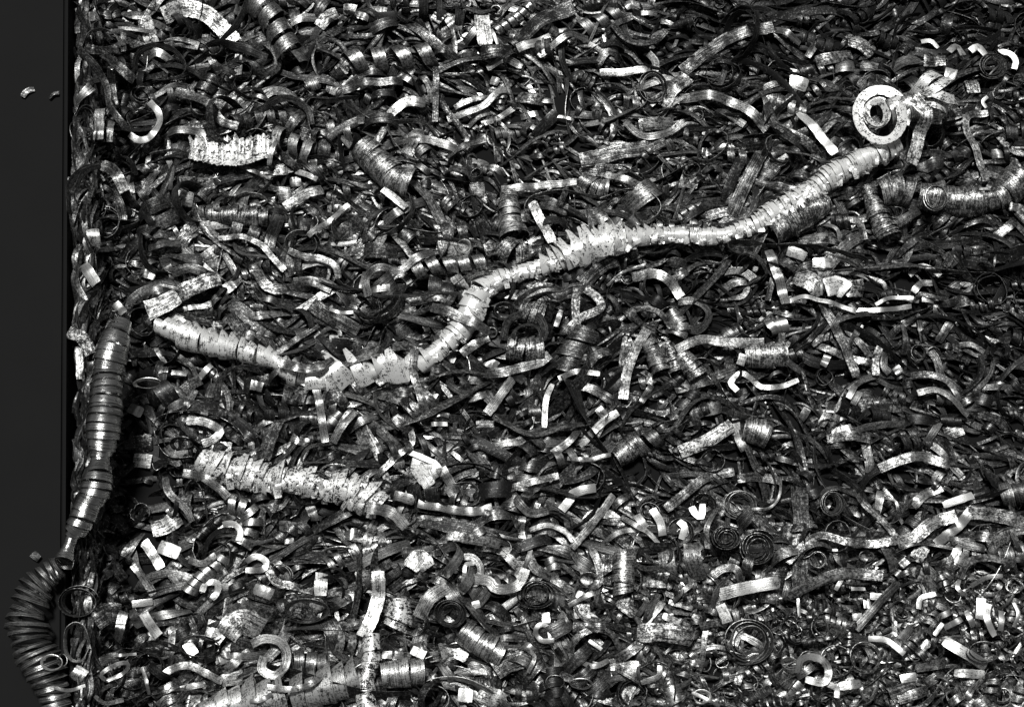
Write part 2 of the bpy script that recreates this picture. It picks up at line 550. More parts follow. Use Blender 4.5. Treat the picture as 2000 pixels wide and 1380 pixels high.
# ------------------------------------------------------------------ the pieces one can follow in the photograph
# kind sheet numbers | points | label
#   R ribbon: width tone tilt      P broad chip: width tone      O ring: rx,ry width turns tone
#   H open spring: radius width turns tone        C closed coil (points x,y,radius): turns tone
# coordinates are read off nine enlargements (sheets a..i) of the photograph
SHEETS = dict(a=(0, 0), b=(650, 0), c=(1300, 0), d=(0, 450), e=(650, 450), f=(1300, 450), g=(0, 900), h=(650, 900), i=(1300, 900))
TRACES = """
R a 35 .12 0 | 125,540 150,510 190,495 | faint grey sliver lying alone on the black wall, upper left
R a 22 .1 0 | 275,550 300,525 330,520 | faint short sliver on the black wall close to the heap, upper left
P g 45 .25 | 180,515 220,545 | dim torn flake alone on the black wall, lower left
R a 110 .8 0 | 910,90 1000,55 1120,70 1220,140 1310,240 | broad mottled ribbon arching down to the right near the top left corner
R a 45 .95 0 | 800,115 860,135 920,160 |
R a 60 .7 75 | 460,260 500,200 570,175 640,200 690,250 |
R a 45 .35 10 | 440,280 540,380 600,500 620,600 700,710 | long dark ribbon slanting down close to the left edge, above the bright crescent
R a 60 .3 0 | 520,270 620,340 750,450 |
R a 45 .35 70 | 750,400 770,320 870,270 980,300 1040,380 1010,440 900,450 820,440 |
R a 55 .95 0 | 800,330 880,305 960,340 |
R a 42 1.15 0 | 835,570 885,630 890,710 840,780 770,780 720,745 | bright crescent shaped hook left of the broad ribbed chip
R a 40 .35 70 | 740,720 720,660 770,620 850,640 |
R a 55 .5 0 | 980,510 1100,550 1180,600 1240,680 1330,710 | grey ribbon sweeping down to the right above the broad ribbed chip
R a 35 .6 20 | 860,540 950,490 1040,480 |
R a 48 .5 0 | 1150,270 1200,360 1260,400 1320,430 |
R a 55 .25 30 | 1160,260 1250,250 1350,280 1490,320 |
R a 50 .4 45 | 1480,240 1545,310 1545,390 1490,420 1400,400 | dark hook with a thin lit edge under the top left mottled ribbon
H a 75 80 4 .65 | 1450,40 1530,140 1590,260 1640,370 | loose mottled spring of broad turns running down right of the top left arch
R a 50 .6 0 | 1330,300 1330,420 |
R a 30 .9 0 | 1540,790 1515,860 1500,920 |
R a 55 .65 10 | 940,740 1050,735 1160,765 1200,760 |
R a 28 .5 0 | 1190,750 1270,735 1340,705 |
R a 25 .75 70 | 840,865 920,850 1000,850 1070,875 |
R a 65 .75 0 | 560,610 550,780 |
R a 40 .9 0 | 625,680 610,790 |
R a 70 .65 0 | 560,920 640,960 700,1070 | wide arched ribbon curving down at the left margin, left of upright dark strips
R a 45 .45 10 | 640,1060 680,1150 690,1230 |
R a 60 .4 0 | 885,910 850,1000 785,1090 |
R a 35 .65 0 | 930,870 965,960 950,1060 |
R a 42 .6 10 | 715,970 740,1080 735,1210 |
R a 32 .85 0 | 832,870 818,960 |
P a 90 .98 | 970,1105 1075,1115 |
R a 45 .35 30 | 850,1060 885,1110 900,1140 830,1150 |
R a 30 .95 0 | 1340,935 1420,960 1510,990 |
R a 35 .98 0 | 1650,955 1770,1000 |
R a 60 .65 0 | 1440,950 1610,960 |
H a 65 55 3 .8 | 1540,780 1660,830 1780,900 |
R a 35 .9 0 | 1720,1320 1830,1240 1950,1145 | bright straight strip pointing up to the right, left of the scroll loops
O a 90,42 40 1.2 .65 | 1400,1120 |
P a 95 .55 | 1000,1370 1060,1300 1100,1270 |
C a 6 .45 | 1180,1200,50 1350,1210,55 1500,1220,45 | short fluted dim coil under the broad ribbed chip
R a 60 .65 0 | 430,575 470,530 510,480 |
R a 55 .35 0 | 620,390 625,500 640,590 |
O a 55,95 30 1.5 .35 | 480,690 |
R a 45 .35 60 | 385,1190 390,1040 450,960 560,920 |
R a 40 .4 60 | 430,1050 480,960 560,930 |
P a 80 .9 | 515,1280 540,1371 |
R a 60 .35 10 | 1920,490 2000,440 |
P a 70 .85 | 1310,50 1370,85 |
P a 75 .8 | 1420,30 1450,90 |
R a 80 .75 0 | 1780,150 1830,100 1880,70 | pale flap with a torn end near the top edge, left of centre
R a 50 .7 0 | 1620,130 1700,110 1780,100 |
P a 80 .8 | 1730,440 1760,500 |
P a 60 .8 | 1820,490 1880,510 |
P a 90 .6 | 1900,400 1950,330 |
R a 60 .5 10 | 1460,540 1520,510 1600,530 1660,570 |
R a 45 .35 55 | 1450,620 1520,580 1640,570 1720,620 1740,700 |
R a 30 .45 60 | 1760,560 1880,560 2000,540 |
R a 70 .7 0 | 540,80 620,85 |
R a 60 .95 0 | 490,90 530,95 |
R a 40 .7 20 | 680,70 760,100 860,70 890,0 |
R a 60 .35 20 | 450,260 560,290 660,270 |
R a 35 .3 0 | 690,180 690,290 |
R a 60 .4 0 | 920,250 1020,240 1110,260 |
P a 80 .85 | 1560,1080 1610,1080 |
P a 60 .9 | 1620,1020 1680,1010 |
P a 80 .6 | 1680,740 1750,770 |
P a 55 .95 | 1690,925 1770,915 |
R a 70 .65 5 | 1590,1160 1700,1090 1800,1060 | mottled grey flap left of the straight bright strip
R a 95 .8 0 | 795,70 825,160 850,260 |
R b 95 .85 0 | 830,75 840,170 855,255 | pale upright strip standing just below the top edge, centre
P b 70 .85 | 570,120 620,55 |
P b 75 .85 | 640,90 700,170 |
H b 34 32 6.2 .9 | 895,195 975,145 1030,105 1110,40 | slim open spring of bright beads climbing to the top edge
P b 110 .13 | 1030,230 1130,150 1240,80 1340,40 | dark leaf shaped flap right of the bright beaded spring
R b 20 1.1 0 | 885,165 920,250 |
P b 60 .95 | 1030,275 1120,245 1215,205 | mottled pale blade under the dark leaf shaped flap
R b 42 .75 0 | 1150,315 1240,255 1330,210 1425,215 |
P b 85 .12 | 830,300 1000,285 | flat dark plate below the pale upright strip
H b 70 72 4.2 .72 | 20,390 200,350 350,350 560,320 | loose spring of four mottled lozenges left of the flat dark plate
P b 62 .3 | 70,480 180,415 310,405 |
R b 52 .42 0 | 55,505 200,470 390,460 | dark leaf blade lying under the mottled lozenges, upper left of centre
R b 65 .95 0 | 310,645 400,580 515,575 | bright bent strip left of the dark upright bar
P b 60 .75 | 370,410 460,460 |
R b 38 .15 0 | 575,370 578,520 570,680 | narrow dark upright bar left of upper centre
R b 42 .55 0 | 485,415 540,490 555,580 |
R b 50 .8 0 | 1490,410 1600,410 1770,390 | pale flat band leading left from the wide thin ring
R b 48 .35 30 | 1560,140 1620,215 1700,260 1790,245 1860,170 | dark hanging curve near the top edge, right of centre
R b 42 .8 0 | 640,665 740,640 850,590 920,520 970,500 | long pale strip curving up through the fine bright swarf
R b 40 .85 0 | 760,705 820,650 880,620 |
R b 36 .85 0 | 830,690 930,660 1010,600 |
R b 36 .85 0 | 680,605 760,570 880,545 |
R b 35 .75 0 | 1090,480 1150,560 1230,570 |
R b 38 .95 0 | 1050,655 1145,635 |
R b 18 1.2 0 | 1250,648 1345,672 |
P b 70 .12 | 1130,760 1190,690 1250,630 |
R b 40 .55 78 | 590,770 520,700 400,685 320,700 325,770 400,860 500,900 620,890 700,840 | wide thin pointed loop lying around bright crossed bands, upper centre left
R b 50 .85 0 | 390,800 520,790 620,815 700,840 |
P b 100 .9 | 410,860 470,760 530,800 |
R b 40 .55 0 | 655,910 690,850 850,780 |
O b 78,92 28 1.6 .45 | 1785,490 | wide thin ring standing open above the upper right centre
P b 90 .5 | 1840,600 1900,520 1980,430 |
R b 28 .5 55 | 1720,600 1800,628 1900,605 2000,650 |
R b 48 .65 0 | 1630,680 1740,765 1850,750 1960,680 | grey V shaped ribbon below the wide thin ring
P b 80 .7 | 1710,700 1900,690 |
R b 48 .75 0 | 940,1055 1130,1040 1360,1015 | straight grey strip lying level above the stubby dim coil
R b 42 .85 0 | 1520,970 1640,1015 1770,1050 | pale strip sloping down left of the dark V notch
C b 7 .68 | 985,1080,50 985,1180,62 1010,1330,72 | stubby dim coil above the rising middle of the long bright spiral
R b 62 .8 0 | 1110,1130 1160,1230 1225,1350 | steep strip leaning down onto the long bright spiral
R b 36 .5 75 | 1090,1240 1070,1170 1110,1110 1200,1085 1330,1085 1480,1100 |
R b 36 .5 70 | 1490,1110 1620,1070 1750,1080 1825,1150 1810,1210 1730,1250 1680,1200 | thin rounded loop opening just above the saw teeth
R b 52 .95 0 | 280,1055 350,1110 410,1160 | short bright strip slanting over dim turns, left of centre
R b 58 .6 0 | 290,1240 400,1170 520,1125 |
R b 32 1.1 0 | 0,1240 95,1150 |
R b 50 .5 40 | 20,1340 10,1250 80,1210 160,1260 180,1350 | dark ribbon curled into an arch left of centre
C b 5 .62 | 180,840,72 260,920,78 350,1000,75 440,1040,62 | fat mottled coil sloping down below the wide pointed loop
O b 32,28 16 1.3 .9 | 735,1362 |
P b 90 .6 | 770,1060 840,1060 |
P b 70 .7 | 1440,1230 1530,1200 |
P b 75 .55 | 1160,1130 1310,1170 |
R b 85 .45 5 | 1640,950 1500,960 1380,940 |
R b 95 .4 5 | 1380,900 1560,860 1720,830 1850,780 | wide dim rumpled band right of upper centre
C b 5 .6 | 1390,1010,50 1460,1050,60 1540,1060,50 |
P b 70 .85 | 60,50 130,60 |
P b 80 .9 | 130,70 200,90 |
P b 65 .9 | 220,60 300,70 |
R b 45 .5 30 | 740,40 830,80 900,60 |
R b 30 .95 0 | 1250,180 1320,170 |
R b 30 .9 0 | 1430,240 1500,290 |
R b 32 .95 0 | 1720,75 1810,80 |
R b 32 .9 0 | 1830,120 1900,135 |
R b 50 .6 0 | 1320,80 1370,120 |
P b 45 1 | 1640,10 1660,50 |
R b 50 .6 10 | 860,380 960,340 1060,370 |
R b 60 .6 0 | 1480,360 1530,290 1590,290 |
R b 45 .6 0 | 1760,300 1800,350 1800,400 |
R b 75 .55 0 | 1030,540 1100,560 1180,560 |
P b 50 1 | 890,450 920,460 |
R c 58 1.2 0 | 1170,505 1100,550 1085,640 1120,720 1200,758 1335,750 | thick white outer turn curling round the rolled scroll, upper right
C c 4.5 .8 | 1260,620,66 1400,590,84 1480,570,78 | rolled scroll of pale metal lying inside the thick white turn
O c 50,62 34 2.2 1.05 | 1160,625 | small pale inner ring at the mouth of the rolled scroll
R c 80 .65 0 | 1380,540 1450,640 1410,760 1375,910 | broad grey tail hanging down from the rolled scroll
C c 4 1.05 | 1440,470,95 1500,540,98 1480,640,75 | bright fat coil stump right behind the rolled scroll
R c 60 1.4 0 | 745,625 840,735 945,860 | short straight white strap above the long bright spiral
P c 85 1.15 | 690,455 790,480 |
R c 42 .65 0 | 540,500 600,480 680,455 |
R c 36 .45 10 | 530,510 560,600 565,700 |
R c 80 .25 0 | 90,400 240,290 400,200 600,150 | long dark flat band slanting up to the right near the top
P c 95 .5 | -20,580 60,480 130,430 |
R c 42 .75 0 | 610,165 680,200 750,245 |
R c 45 .65 0 | 800,210 825,260 790,320 |
P c 75 .5 | 840,345 930,330 1040,305 | wide grey flap at the upper right, left of the small bright curls
P c 95 .5 | 1000,215 1080,250 1160,300 |
R c 28 1.1 0 | 1425,235 1480,228 1520,270 |
R c 40 1.1 0 | 1580,290 1620,262 1660,310 |
R c 45 1.05 0 | 1700,285 1740,262 1785,305 |
R c 24 .75 0 | 1855,268 1910,248 1975,260 |
R c 36 1.05 0 | 1855,285 1920,300 1950,345 1940,390 | bright hooked curl at the far right, above the small dark scroll
R c 25 .9 0 | 1570,330 1620,310 1660,335 |
O c 75,70 36 3 .55 | 1820,370 | small dark scroll of three turns near the upper right corner
O c 30,34 22 1.3 .8 | 1858,520 |
R c 22 1.2 0 | 1795,540 1768,570 1790,600 | tiny white C shaped curl at the right, below the small dark scroll
P c 75 1.2 | 1560,400 1620,420 |
R c 62 .55 0 | 80,545 240,540 370,570 480,640 570,720 | arched grey ribbon left of the white strap
R c 60 .3 20 | 560,580 600,690 690,780 830,850 |
R c 60 .35 10 | 580,690 680,740 780,800 870,880 |
R c 24 .55 40 | 580,850 700,855 800,885 900,905 980,880 |
R c 32 .5 30 | 810,585 920,560 1070,560 |
R c 85 .4 0 | 530,860 480,960 420,1080 370,1200 | wide dark band standing steeply above the long bright spiral
R c 70 .22 0 | 430,880 370,1000 330,1120 |
R c 26 .5 75 | 180,890 195,800 260,730 340,765 330,840 250,900 190,900 | dark thin wired loop left of the steep wide bands
P c 55 .75 | 200,850 240,850 |
P c 80 .85 | 80,1030 180,1020 |
C c 13 .33 | 600,1310,62 720,1230,70 820,1175,68 910,1140,48 | ribbed dark coil lying right under the long bright spiral
R c 36 .42 10 | 500,1015 640,1050 780,1080 900,1115 |
C c 11 .48 | 1440,1095,72 1520,1110,78 1620,1130,78 1720,1130,70 1830,1110,62 1900,1070,72 1980,1000,90 | dim loose turned coil running to the right edge
O c 62,72 50 2.4 .6 | 1500,1110 |
C c 15 .55 | 1120,1040,30 1160,1140,45 1200,1240,60 1250,1330,66 | ragged upright coil widening downwards below the grey tail
C c 3 .5 | 1210,1080,68 1290,1060,88 1370,1080,66 | squat dark mottled coil between the tail and the ragged upright coil
R c 52 .95 0 | 1240,1060 1310,985 |
R c 46 .6 0 | 1800,630 1700,645 1668,690 1700,780 1750,900 1785,1015 | long grey ribbon bent like a walking stick near the right edge
R c 32 .5 20 | 1420,850 1560,870 1700,870 |
P c 75 .35 | 1400,950 1550,905 |
R c 46 .75 0 | 1010,1220 1080,1250 1110,1340 |
P c 90 .65 | 740,1345 950,1330 |
R c 26 .95 0 | 880,1250 950,1290 980,1371 |
P c 60 .5 | 1840,1320 1970,1220 |
P c 55 .9 | 1920,1150 1980,1170 |
P c 70 .75 | 950,380 1050,370 |
P c 85 .5 | 1090,370 1200,390 |
P c 80 .5 | 1440,340 1560,340 |
P c 85 .55 | 1700,450 1720,520 |
R c 60 .45 0 | 1180,420 1120,450 1080,490 |
R c 35 .9 0 | 620,410 680,400 740,410 |
R c 45 .4 10 | 280,620 360,650 440,700 |
P c 80 .4 | 1560,640 1640,620 |
P c 60 .8 | 1820,860 1880,860 |
R c 20 1 20 | 1750,1055 1810,1055 |
R d 70 1.1 0 | 470,190 500,240 540,300 | white torn fleck beside the left edge
R d 40 .5 10 | 430,190 430,290 475,390 |
P d 55 1.1 | 640,405 695,465 |
P d 80 .35 | 380,565 460,600 510,690 | dark pointed leaf of metal beside the left edge, left of the hanging coil
R d 48 .7 0 | 440,650 450,830 |
P d 125 .72 | 820,450 920,410 1000,370 | mottled flattened cone above the left end of the long bright spiral
O d 42,36 16 2 .8 | 935,458 |
R d 32 .55 0 | 975,462 1060,435 1160,420 |
P d 78 1 | 960,490 1060,540 |
P d 100 .5 | 990,365 1100,315 1225,265 | wide grey blade above the left end of the long bright spiral
P d 68 .95 | 1240,345 1350,270 |
P d 68 .8 | 840,365 900,325 980,310 |
P d 78 .8 | 1115,175 1215,110 |
P d 68 .65 | 1150,205 1255,180 |
P d 85 .55 | 1600,140 1630,250 |
R d 38 .8 0 | 1220,45 1340,35 1450,75 1520,150 1590,225 | long bow shaped ribbon arching over a dark hollow, left of centre
R d 26 .75 20 | 1310,60 1330,125 1420,150 1510,150 |
R d 42 .7 0 | 1610,110 1700,150 1790,160 1870,200 1890,265 | ribbon curling over like a hook right of the bow shaped ribbon
O d 95,75 50 1.2 .4 | 1690,80 |
R d 52 .8 0 | 1320,495 1450,480 1580,460 |
R d 52 .7 0 | 1630,475 1740,405 1860,330 |
P d 95 .3 | 1740,410 1850,490 2000,560 | wide dull blade left of the spiral's big white cone
R d 22 1.2 0 | 1840,440 1900,460 1970,455 | narrow white sliver left of centre
P d 78 .8 | 1160,545 1245,540 |
R d 36 .4 0 | 1520,705 1650,620 1780,530 |
R d 28 .8 20 | 1790,570 1840,545 1890,560 1900,590 |
R d 52 .65 0 | 1840,610 1950,610 2020,645 |
R d 65 .65 10 | 1560,735 1680,770 1780,765 1860,715 | half buried grey ribbon sagging over the kink of the long bright spiral
P d 62 .6 | 1585,830 1640,865 1690,915 |
R d 60 1 0 | 1700,870 1740,825 1800,850 |
R d 50 .7 0 | 1765,880 1790,1000 1815,1180 | upright ribbon hanging from the kink of the long bright spiral
R d 52 .75 0 | 1860,1180 1920,1070 1975,1000 |
R d 22 .75 60 | 1860,1180 1740,1210 1690,1260 1710,1300 1900,1280 1950,1235 |
O d 72,28 34 1.2 1 | 825,855 | small bright flattened loop right of the hanging coil
R d 34 .9 0 | 880,830 930,795 1040,800 |
R d 28 .9 0 | 800,630 835,700 |
R d 28 .85 0 | 868,655 925,745 |
R d 38 1 0 | 1100,840 1180,750 |
R d 68 .65 0 | 980,930 1050,870 1120,830 |
R d 52 .5 0 | 1040,985 1090,890 |
R d 36 .4 50 | 1210,950 1225,850 1290,780 1400,770 1500,825 | dark arch of ribbon over a hollow under the long bright spiral
R d 32 .65 0 | 1000,700 1070,760 1095,810 |
P d 60 1.1 | 1400,860 1465,875 |
R d 22 .95 0 | 1240,860 1228,940 1250,1000 |
P d 66 1 | 720,985 795,1020 |
R d 40 .38 72 | 1080,1265 960,1270 900,1220 865,1130 890,1050 1030,1010 1180,1025 1320,1100 1370,1180 1320,1250 | large thin dark loop ringing a kinked ribbon, lower left
R d 52 .75 0 | 1040,1060 1150,1070 1230,1120 1190,1165 1130,1190 | kinked grey ribbon folded inside the large thin dark loop
R d 30 .4 70 | 920,1200 900,1120 950,1080 1040,1100 |
O d 62,36 26 1.3 .4 | 1015,1185 |
R d 45 .85 0 | 930,1205 970,1250 1050,1240 |
P d 105 .25 | 750,1195 850,1180 |
P d 85 .98 | 745,1280 845,1290 |
R d 38 .7 0 | 1430,1120 1470,1080 1520,1055 |
R d 36 .7 0 | 1590,1210 1625,1310 |
O d 92,42 28 1.4 .65 | 1870,1340 | thin oval ring below the centre left, lying nearly flat
P d 70 .85 | 1630,1150 1740,1190 |
P d 72 .9 | 1640,1280 1710,1320 |
P d 120 .85 | 1190,1230 1280,1230 |
R d 60 .5 5 | 830,90 900,80 1000,70 |
R d 70 .45 5 | 900,190 1010,160 1130,180 |
R d 60 .55 5 | 960,240 1060,215 1150,240 |
P d 75 .8 | 790,225 870,250 |
R d 55 .4 0 | 900,870 920,760 |
R d 60 .5 5 | 1350,570 1420,600 |
R d 65 .5 10 | 1420,210 1500,320 1620,330 1750,310 |
R d 60 .6 5 | 1640,290 1740,290 1850,330 |
R d 75 .3 5 | 1480,1280 1520,1150 1560,1060 | broad dark upright blade right of the large thin dark loop
R d 40 .8 0 | 1400,1180 1420,1280 |
R d 60 .35 10 | 1160,960 1190,870 |
R d 24 .6 70 | 850,1300 870,1340 940,1300 1000,1330 |
R e 62 .6 0 | 550,425 680,470 790,520 870,565 | grey ribbon crossing over the neck of the long bright spiral
O e 28,28 34 1.5 .8 | 885,572 |
R e 58 .8 0 | 720,690 790,640 870,595 | short pale strip beside the lower bend of the long bright spiral
R e 38 .5 60 | 575,810 720,790 850,810 920,860 |
H e 50 62 5 .78 | 470,235 600,205 740,200 900,185 | row of mottled lozenges of a loose spring, left of the spiral's neck
P e 90 .7 | 580,90 680,115 770,130 |
O e 38,38 20 1.3 .95 | 730,90 | tiny pale ring lying on a flap just left of centre
P e 52 .7 | 845,100 940,85 |
R e 52 .5 10 | 200,370 185,270 260,215 370,225 470,160 560,115 | grey ribbon rising round the left of a dark hollow near centre
R e 28 .4 75 | 330,290 380,270 410,310 395,350 |
R e 42 .98 0 | 210,335 320,320 |
R e 26 .5 60 | 190,330 260,370 420,375 560,355 720,355 |
P e 62 .55 | 430,400 560,375 660,385 |
R e 48 .65 0 | 165,335 187,230 |
P e 65 .45 | 260,470 370,460 460,425 |
P e 72 .7 | 680,255 745,345 |
R e 38 .5 0 | 790,265 785,345 |
C e 4 .5 | 950,90,65 1010,130,75 1080,100,60 | dim bundle of turns above the rising bright spiral
R e 52 .62 0 | 455,670 450,790 490,920 525,1040 | dark ribbon hanging straight down across the jagged lower spiral
R e 58 .75 0 | 860,1020 930,930 1005,825 | mottled strip leaning up to the right under the lower bend of the spiral
R e 36 1 0 | 1180,1100 1190,950 1225,855 | slim pale upright strip right below centre
R e 36 .95 0 | 1260,825 1370,790 1490,800 | pale strip running level right below centre
O e 58,50 34 1.6 .35 | 955,450 | small black mouthed ring beside the neck of the long bright spiral
R e 55 .4 62 | 950,610 980,510 1070,470 1150,490 1185,560 1170,620 | nest of dark arched turns right of the spiral's neck
R e 45 .4 60 | 1000,640 1020,560 1090,530 1150,560 1165,625 |
C e 4 .48 | 1000,660,62 1080,670,68 1170,665,60 |
C e 5 .4 | 1060,440,62 1120,465,70 1190,480,60 |
P e 62 .6 | 1415,760 1470,700 1545,670 | leaf shaped grey chip right of centre
R e 32 1 0 | 1245,535 1275,445 |
R e 52 .6 0 | 1300,570 1380,490 1490,440 1480,380 1410,325 | ribbon folded back at a sharp bend right of centre
R e 62 .85 0 | 1670,260 1780,245 1880,290 1945,370 | pale arch of ribbon right of centre, below the long bright spiral
R e 16 .9 0 | 1530,310 1590,255 1680,210 1740,195 1735,170 | thin bright wire end wriggling below the long bright spiral
P e 105 .25 | 1390,300 1480,205 1580,155 |
R e 42 .55 20 | 1890,540 1830,470 1750,435 1675,460 1720,520 1800,560 | open grey loop right of centre
R e 62 .72 0 | 1755,550 1690,660 1640,800 1620,940 | long upright strip of a forked bundle, right of centre
R e 58 .6 0 | 1645,595 1625,700 1610,840 |
R e 32 .4 40 | 1610,1110 1660,1010 1780,915 1900,855 |
R e 46 .7 0 | 840,1215 1000,1185 1200,1190 1330,1180 |
R e 46 .6 35 | 980,1045 900,1045 990,1090 1120,1145 1280,1100 1440,1070 | long ribbon with a hairpin left end, below centre
R e 46 .75 0 | 1200,1260 1320,1180 1370,1110 |
R e 50 .95 0 | 1380,1200 1510,1070 1590,1015 |
R e 26 1.1 0 | 1310,1270 1420,1280 1550,1250 |
C e 4 .68 | 1590,1265,55 1650,1230,62 1700,1180,50 |
R e 54 .75 0 | 0,1180 60,1090 125,1010 | pale straight strip leaning right, below the jagged lower spiral
R e 52 .6 0 | 60,1135 160,1070 265,1025 |
R e 58 .75 0 | 215,1075 300,1150 375,1220 |
R e 48 .65 0 | 135,1105 170,1180 205,1265 |
R e 48 .6 0 | 190,1115 270,1240 |
R e 34 .6 50 | 235,910 250,1000 310,1070 375,1115 |
R e 42 .78 0 | 250,1365 340,1280 440,1190 435,1110 |
R e 36 1.1 0 | 425,1235 500,1265 565,1295 |
R e 30 .95 0 | 495,1165 560,1220 612,1265 |
R e 26 1.1 0 | 665,1235 725,1285 |
P e 105 1 | 440,1300 540,1320 590,1371 |
R e 28 .85 10 | 545,1045 600,1025 650,1035 |
R e 28 1 0 | 550,1080 640,1080 |
R e 40 .4 60 | 740,1140 750,1080 820,1020 |
R e 50 .6 0 | 680,950 800,935 920,900 | 
R e 60 .5 0 | 850,800 1000,780 1140,740 1210,690 | long dim strip curving up to the nest of dark arched turns
R e 40 .6 20 | 640,850 700,900 780,920 |
R e 55 .5 0 | 1330,860 1440,890 1560,950 |
R e 40 .7 0 | 1720,960 1780,860 |
C e 5 .5 | 1760,620,45 1800,700,50 1830,800,50 |
C e 5 .55 | 1870,640,45 1900,720,50 1920,800,45 |
R e 55 .7 0 | 1480,990 1530,1050 |
R e 50 .35 5 | 800,1080 900,1080 |
P e 60 .95 | 850,730 920,760 |
P e 65 .9 | 1750,820 1800,850 |
R e 70 .8 0 | 600,1320 630,1371 |
R f 42 .42 72 | 560,85 420,65 350,80 380,120 520,160 640,200 800,225 980,225 1110,205 1100,165 1000,135 800,90 560,85 | long dark hairpin loop below the ribbed dark coil
P f 66 1.05 | 680,110 780,150 |
P f 66 1 | 820,180 930,185 |
R f 58 .85 0 | 575,110 610,210 640,300 670,410 | grooved pale strip standing upright under the hairpin loop
R f 42 .4 30 | 570,390 600,270 655,205 |
P f 120 .75 | 730,250 800,290 870,350 | striped fan shaped flap left of the white flared cone
P f 120 1.1 | 890,320 960,310 1010,340 | white flared cone at the middle right
P f 110 .6 | 1000,330 1100,320 |
R f 26 .95 20 | 875,280 980,240 1100,255 1200,290 1230,330 | thin serrated bright arc over the white flared cone
R f 16 1 0 | 870,255 870,360 |
R f 30 1.1 10 | 660,405 760,375 860,395 960,420 1060,455 |
R f 30 1.1 10 | 1060,440 1160,450 1260,440 1370,425 |
R f 26 1 10 | 1170,415 1260,375 1380,380 |
R f 36 1.2 0 | 1340,380 1415,390 |
R f 34 1 0 | 1430,385 1495,392 |
R f 30 .95 0 | 1150,480 1270,490 |
R f 26 .9 0 | 1180,518 1285,525 |
R f 58 .42 0 | 870,395 940,530 1000,650 1065,815 | long dark straight ribbon slanting down, right of centre
H f 48 42 3 1.5 | 560,560 610,545 660,535 | bright white crumpled chip right of centre
R f 42 .65 0 | 650,570 645,680 690,745 755,790 |
R f 36 .55 10 | 600,450 690,480 765,485 |
C f 2.5 .62 | 480,700,60 560,700,68 640,700,60 | stout mottled curl under the bright white crumpled chip
P f 50 1 | 435,690 415,750 |
P f 46 1.1 | 905,695 878,755 |
P f 52 1.1 | 1285,765 1305,795 |
O f 42,46 16 1.4 .6 | 1408,680 | black mouthed thin ring, left one of a pair at the right
O f 36,28 16 1.4 .7 | 1495,680 | small thin oval ring, right one of a pair at the right
R f 46 .6 0 | 1215,650 1280,560 1420,465 |
R f 38 .7 0 | 1415,470 1420,550 1445,615 |
R f 36 .45 0 | 1320,500 1330,600 1330,690 |
R f 52 .65 0 | 1520,620 1570,540 1605,490 |
R f 46 .65 0 | 1170,810 1170,720 1205,630 |
R f 46 .6 0 | 1225,680 1215,760 1250,795 | ribbon end curled like a J, right of the long dark straight ribbon
R f 42 .5 0 | 1000,530 1060,610 1145,705 |
R f 42 .8 0 | 1055,590 1090,525 |
R f 46 .62 0 | 840,640 940,685 1040,720 1150,745 |
R f 46 .7 0 | 815,640 860,605 930,585 |
R f 36 1.05 15 | 400,895 365,845 420,800 480,830 540,875 640,870 740,835 | bright ribbon with a rounded eye at its left end, right of centre
R f 42 1 0 | 1380,345 1420,300 1490,290 | short bright arch near the right edge
R f 36 .75 0 | 1360,250 1430,200 1530,255 |
R f 13 .5 0 | 1825,205 1850,130 1945,145 |
R f 42 .75 0 | 1405,905 1500,890 1590,940 1690,1030 | long lit ribbon bending down at the right
R f 36 .8 0 | 1560,830 1600,890 1645,955 |
R f 62 .55 0 | 60,665 200,610 360,630 550,625 | broad grey ribbon lying level, right of the forked bundle
R f 72 .4 0 | 50,880 200,845 390,785 |
R f 40 1 0 | 1020,935 1055,870 |
R f 42 1 0 | 1045,970 1085,900 |
R f 52 .7 0 | 755,1055 800,980 |
R f 52 .65 0 | 865,1095 930,970 |
R f 20 .45 60 | 790,1260 800,1140 890,1125 1000,1060 1090,1085 1230,1150 1265,1210 1240,1260 | thin bent wire like a tent frame, lower right centre
P f 78 .85 | 930,1135 1040,1115 |
R f 62 .6 0 | 900,1165 1010,1150 1140,1160 |
P f 85 .7 | 80,1235 220,1180 370,1085 | broad pale blade right of the forked bundle's foot
R f 52 .8 0 | 390,1050 400,1150 440,1225 |
R f 58 .7 0 | 1120,1200 1140,1350 |
R f 62 .65 0 | 1190,1330 1300,1285 1420,1265 1580,1310 | wide grey band arching near the lower right
R f 46 .7 0 | 1445,1195 1530,1065 |
R f 46 .7 0 | 1475,1180 1580,1290 1650,1371 |
P f 85 .7 | 1555,1135 1655,1105 |
R f 36 .5 5 | 1640,640 1700,640 1780,680 |
R f 50 .4 0 | 1600,130 1560,200 |
P f 60 .5 | 1560,130 1620,190 |
P f 75 .45 | 1610,400 1690,390 |
R f 35 .8 0 | 1640,300 1730,300 |
R f 28 .6 0 | 1750,590 1820,620 1890,640 |
C f 4 .55 | 40,470,45 80,540,50 60,600,45 |
C f 4 .5 | 90,700,50 140,760,55 180,820,50 |
C f 4 .55 | 430,1110,60 500,1120,72 580,1150,62 | round backed dark coil at the lower right of centre
R f 50 .65 5 | 20,290 120,230 |
R f 50 .7 5 | 300,350 370,300 450,290 |
R f 40 .7 20 | 350,380 430,370 460,310 |
R f 50 .5 20 | 70,400 180,400 240,480 180,560 100,540 |
R f 55 .5 5 | 500,280 420,230 300,240 |
R g 34 .85 60 | 500,1010 475,930 425,905 380,950 375,1050 410,1110 460,1110 500,1040 | tall oval ring standing at the lower left corner of the heap
R g 25 .8 0 | 485,975 430,1095 |
O g 58,46 22 1.05 1.2 | 290,1120 | bright round hook over the black wall at the lower left
O g 26,36 22 1.1 1.15 | 350,1110 |
R g 22 1.05 0 | 305,1262 390,1278 475,1250 |
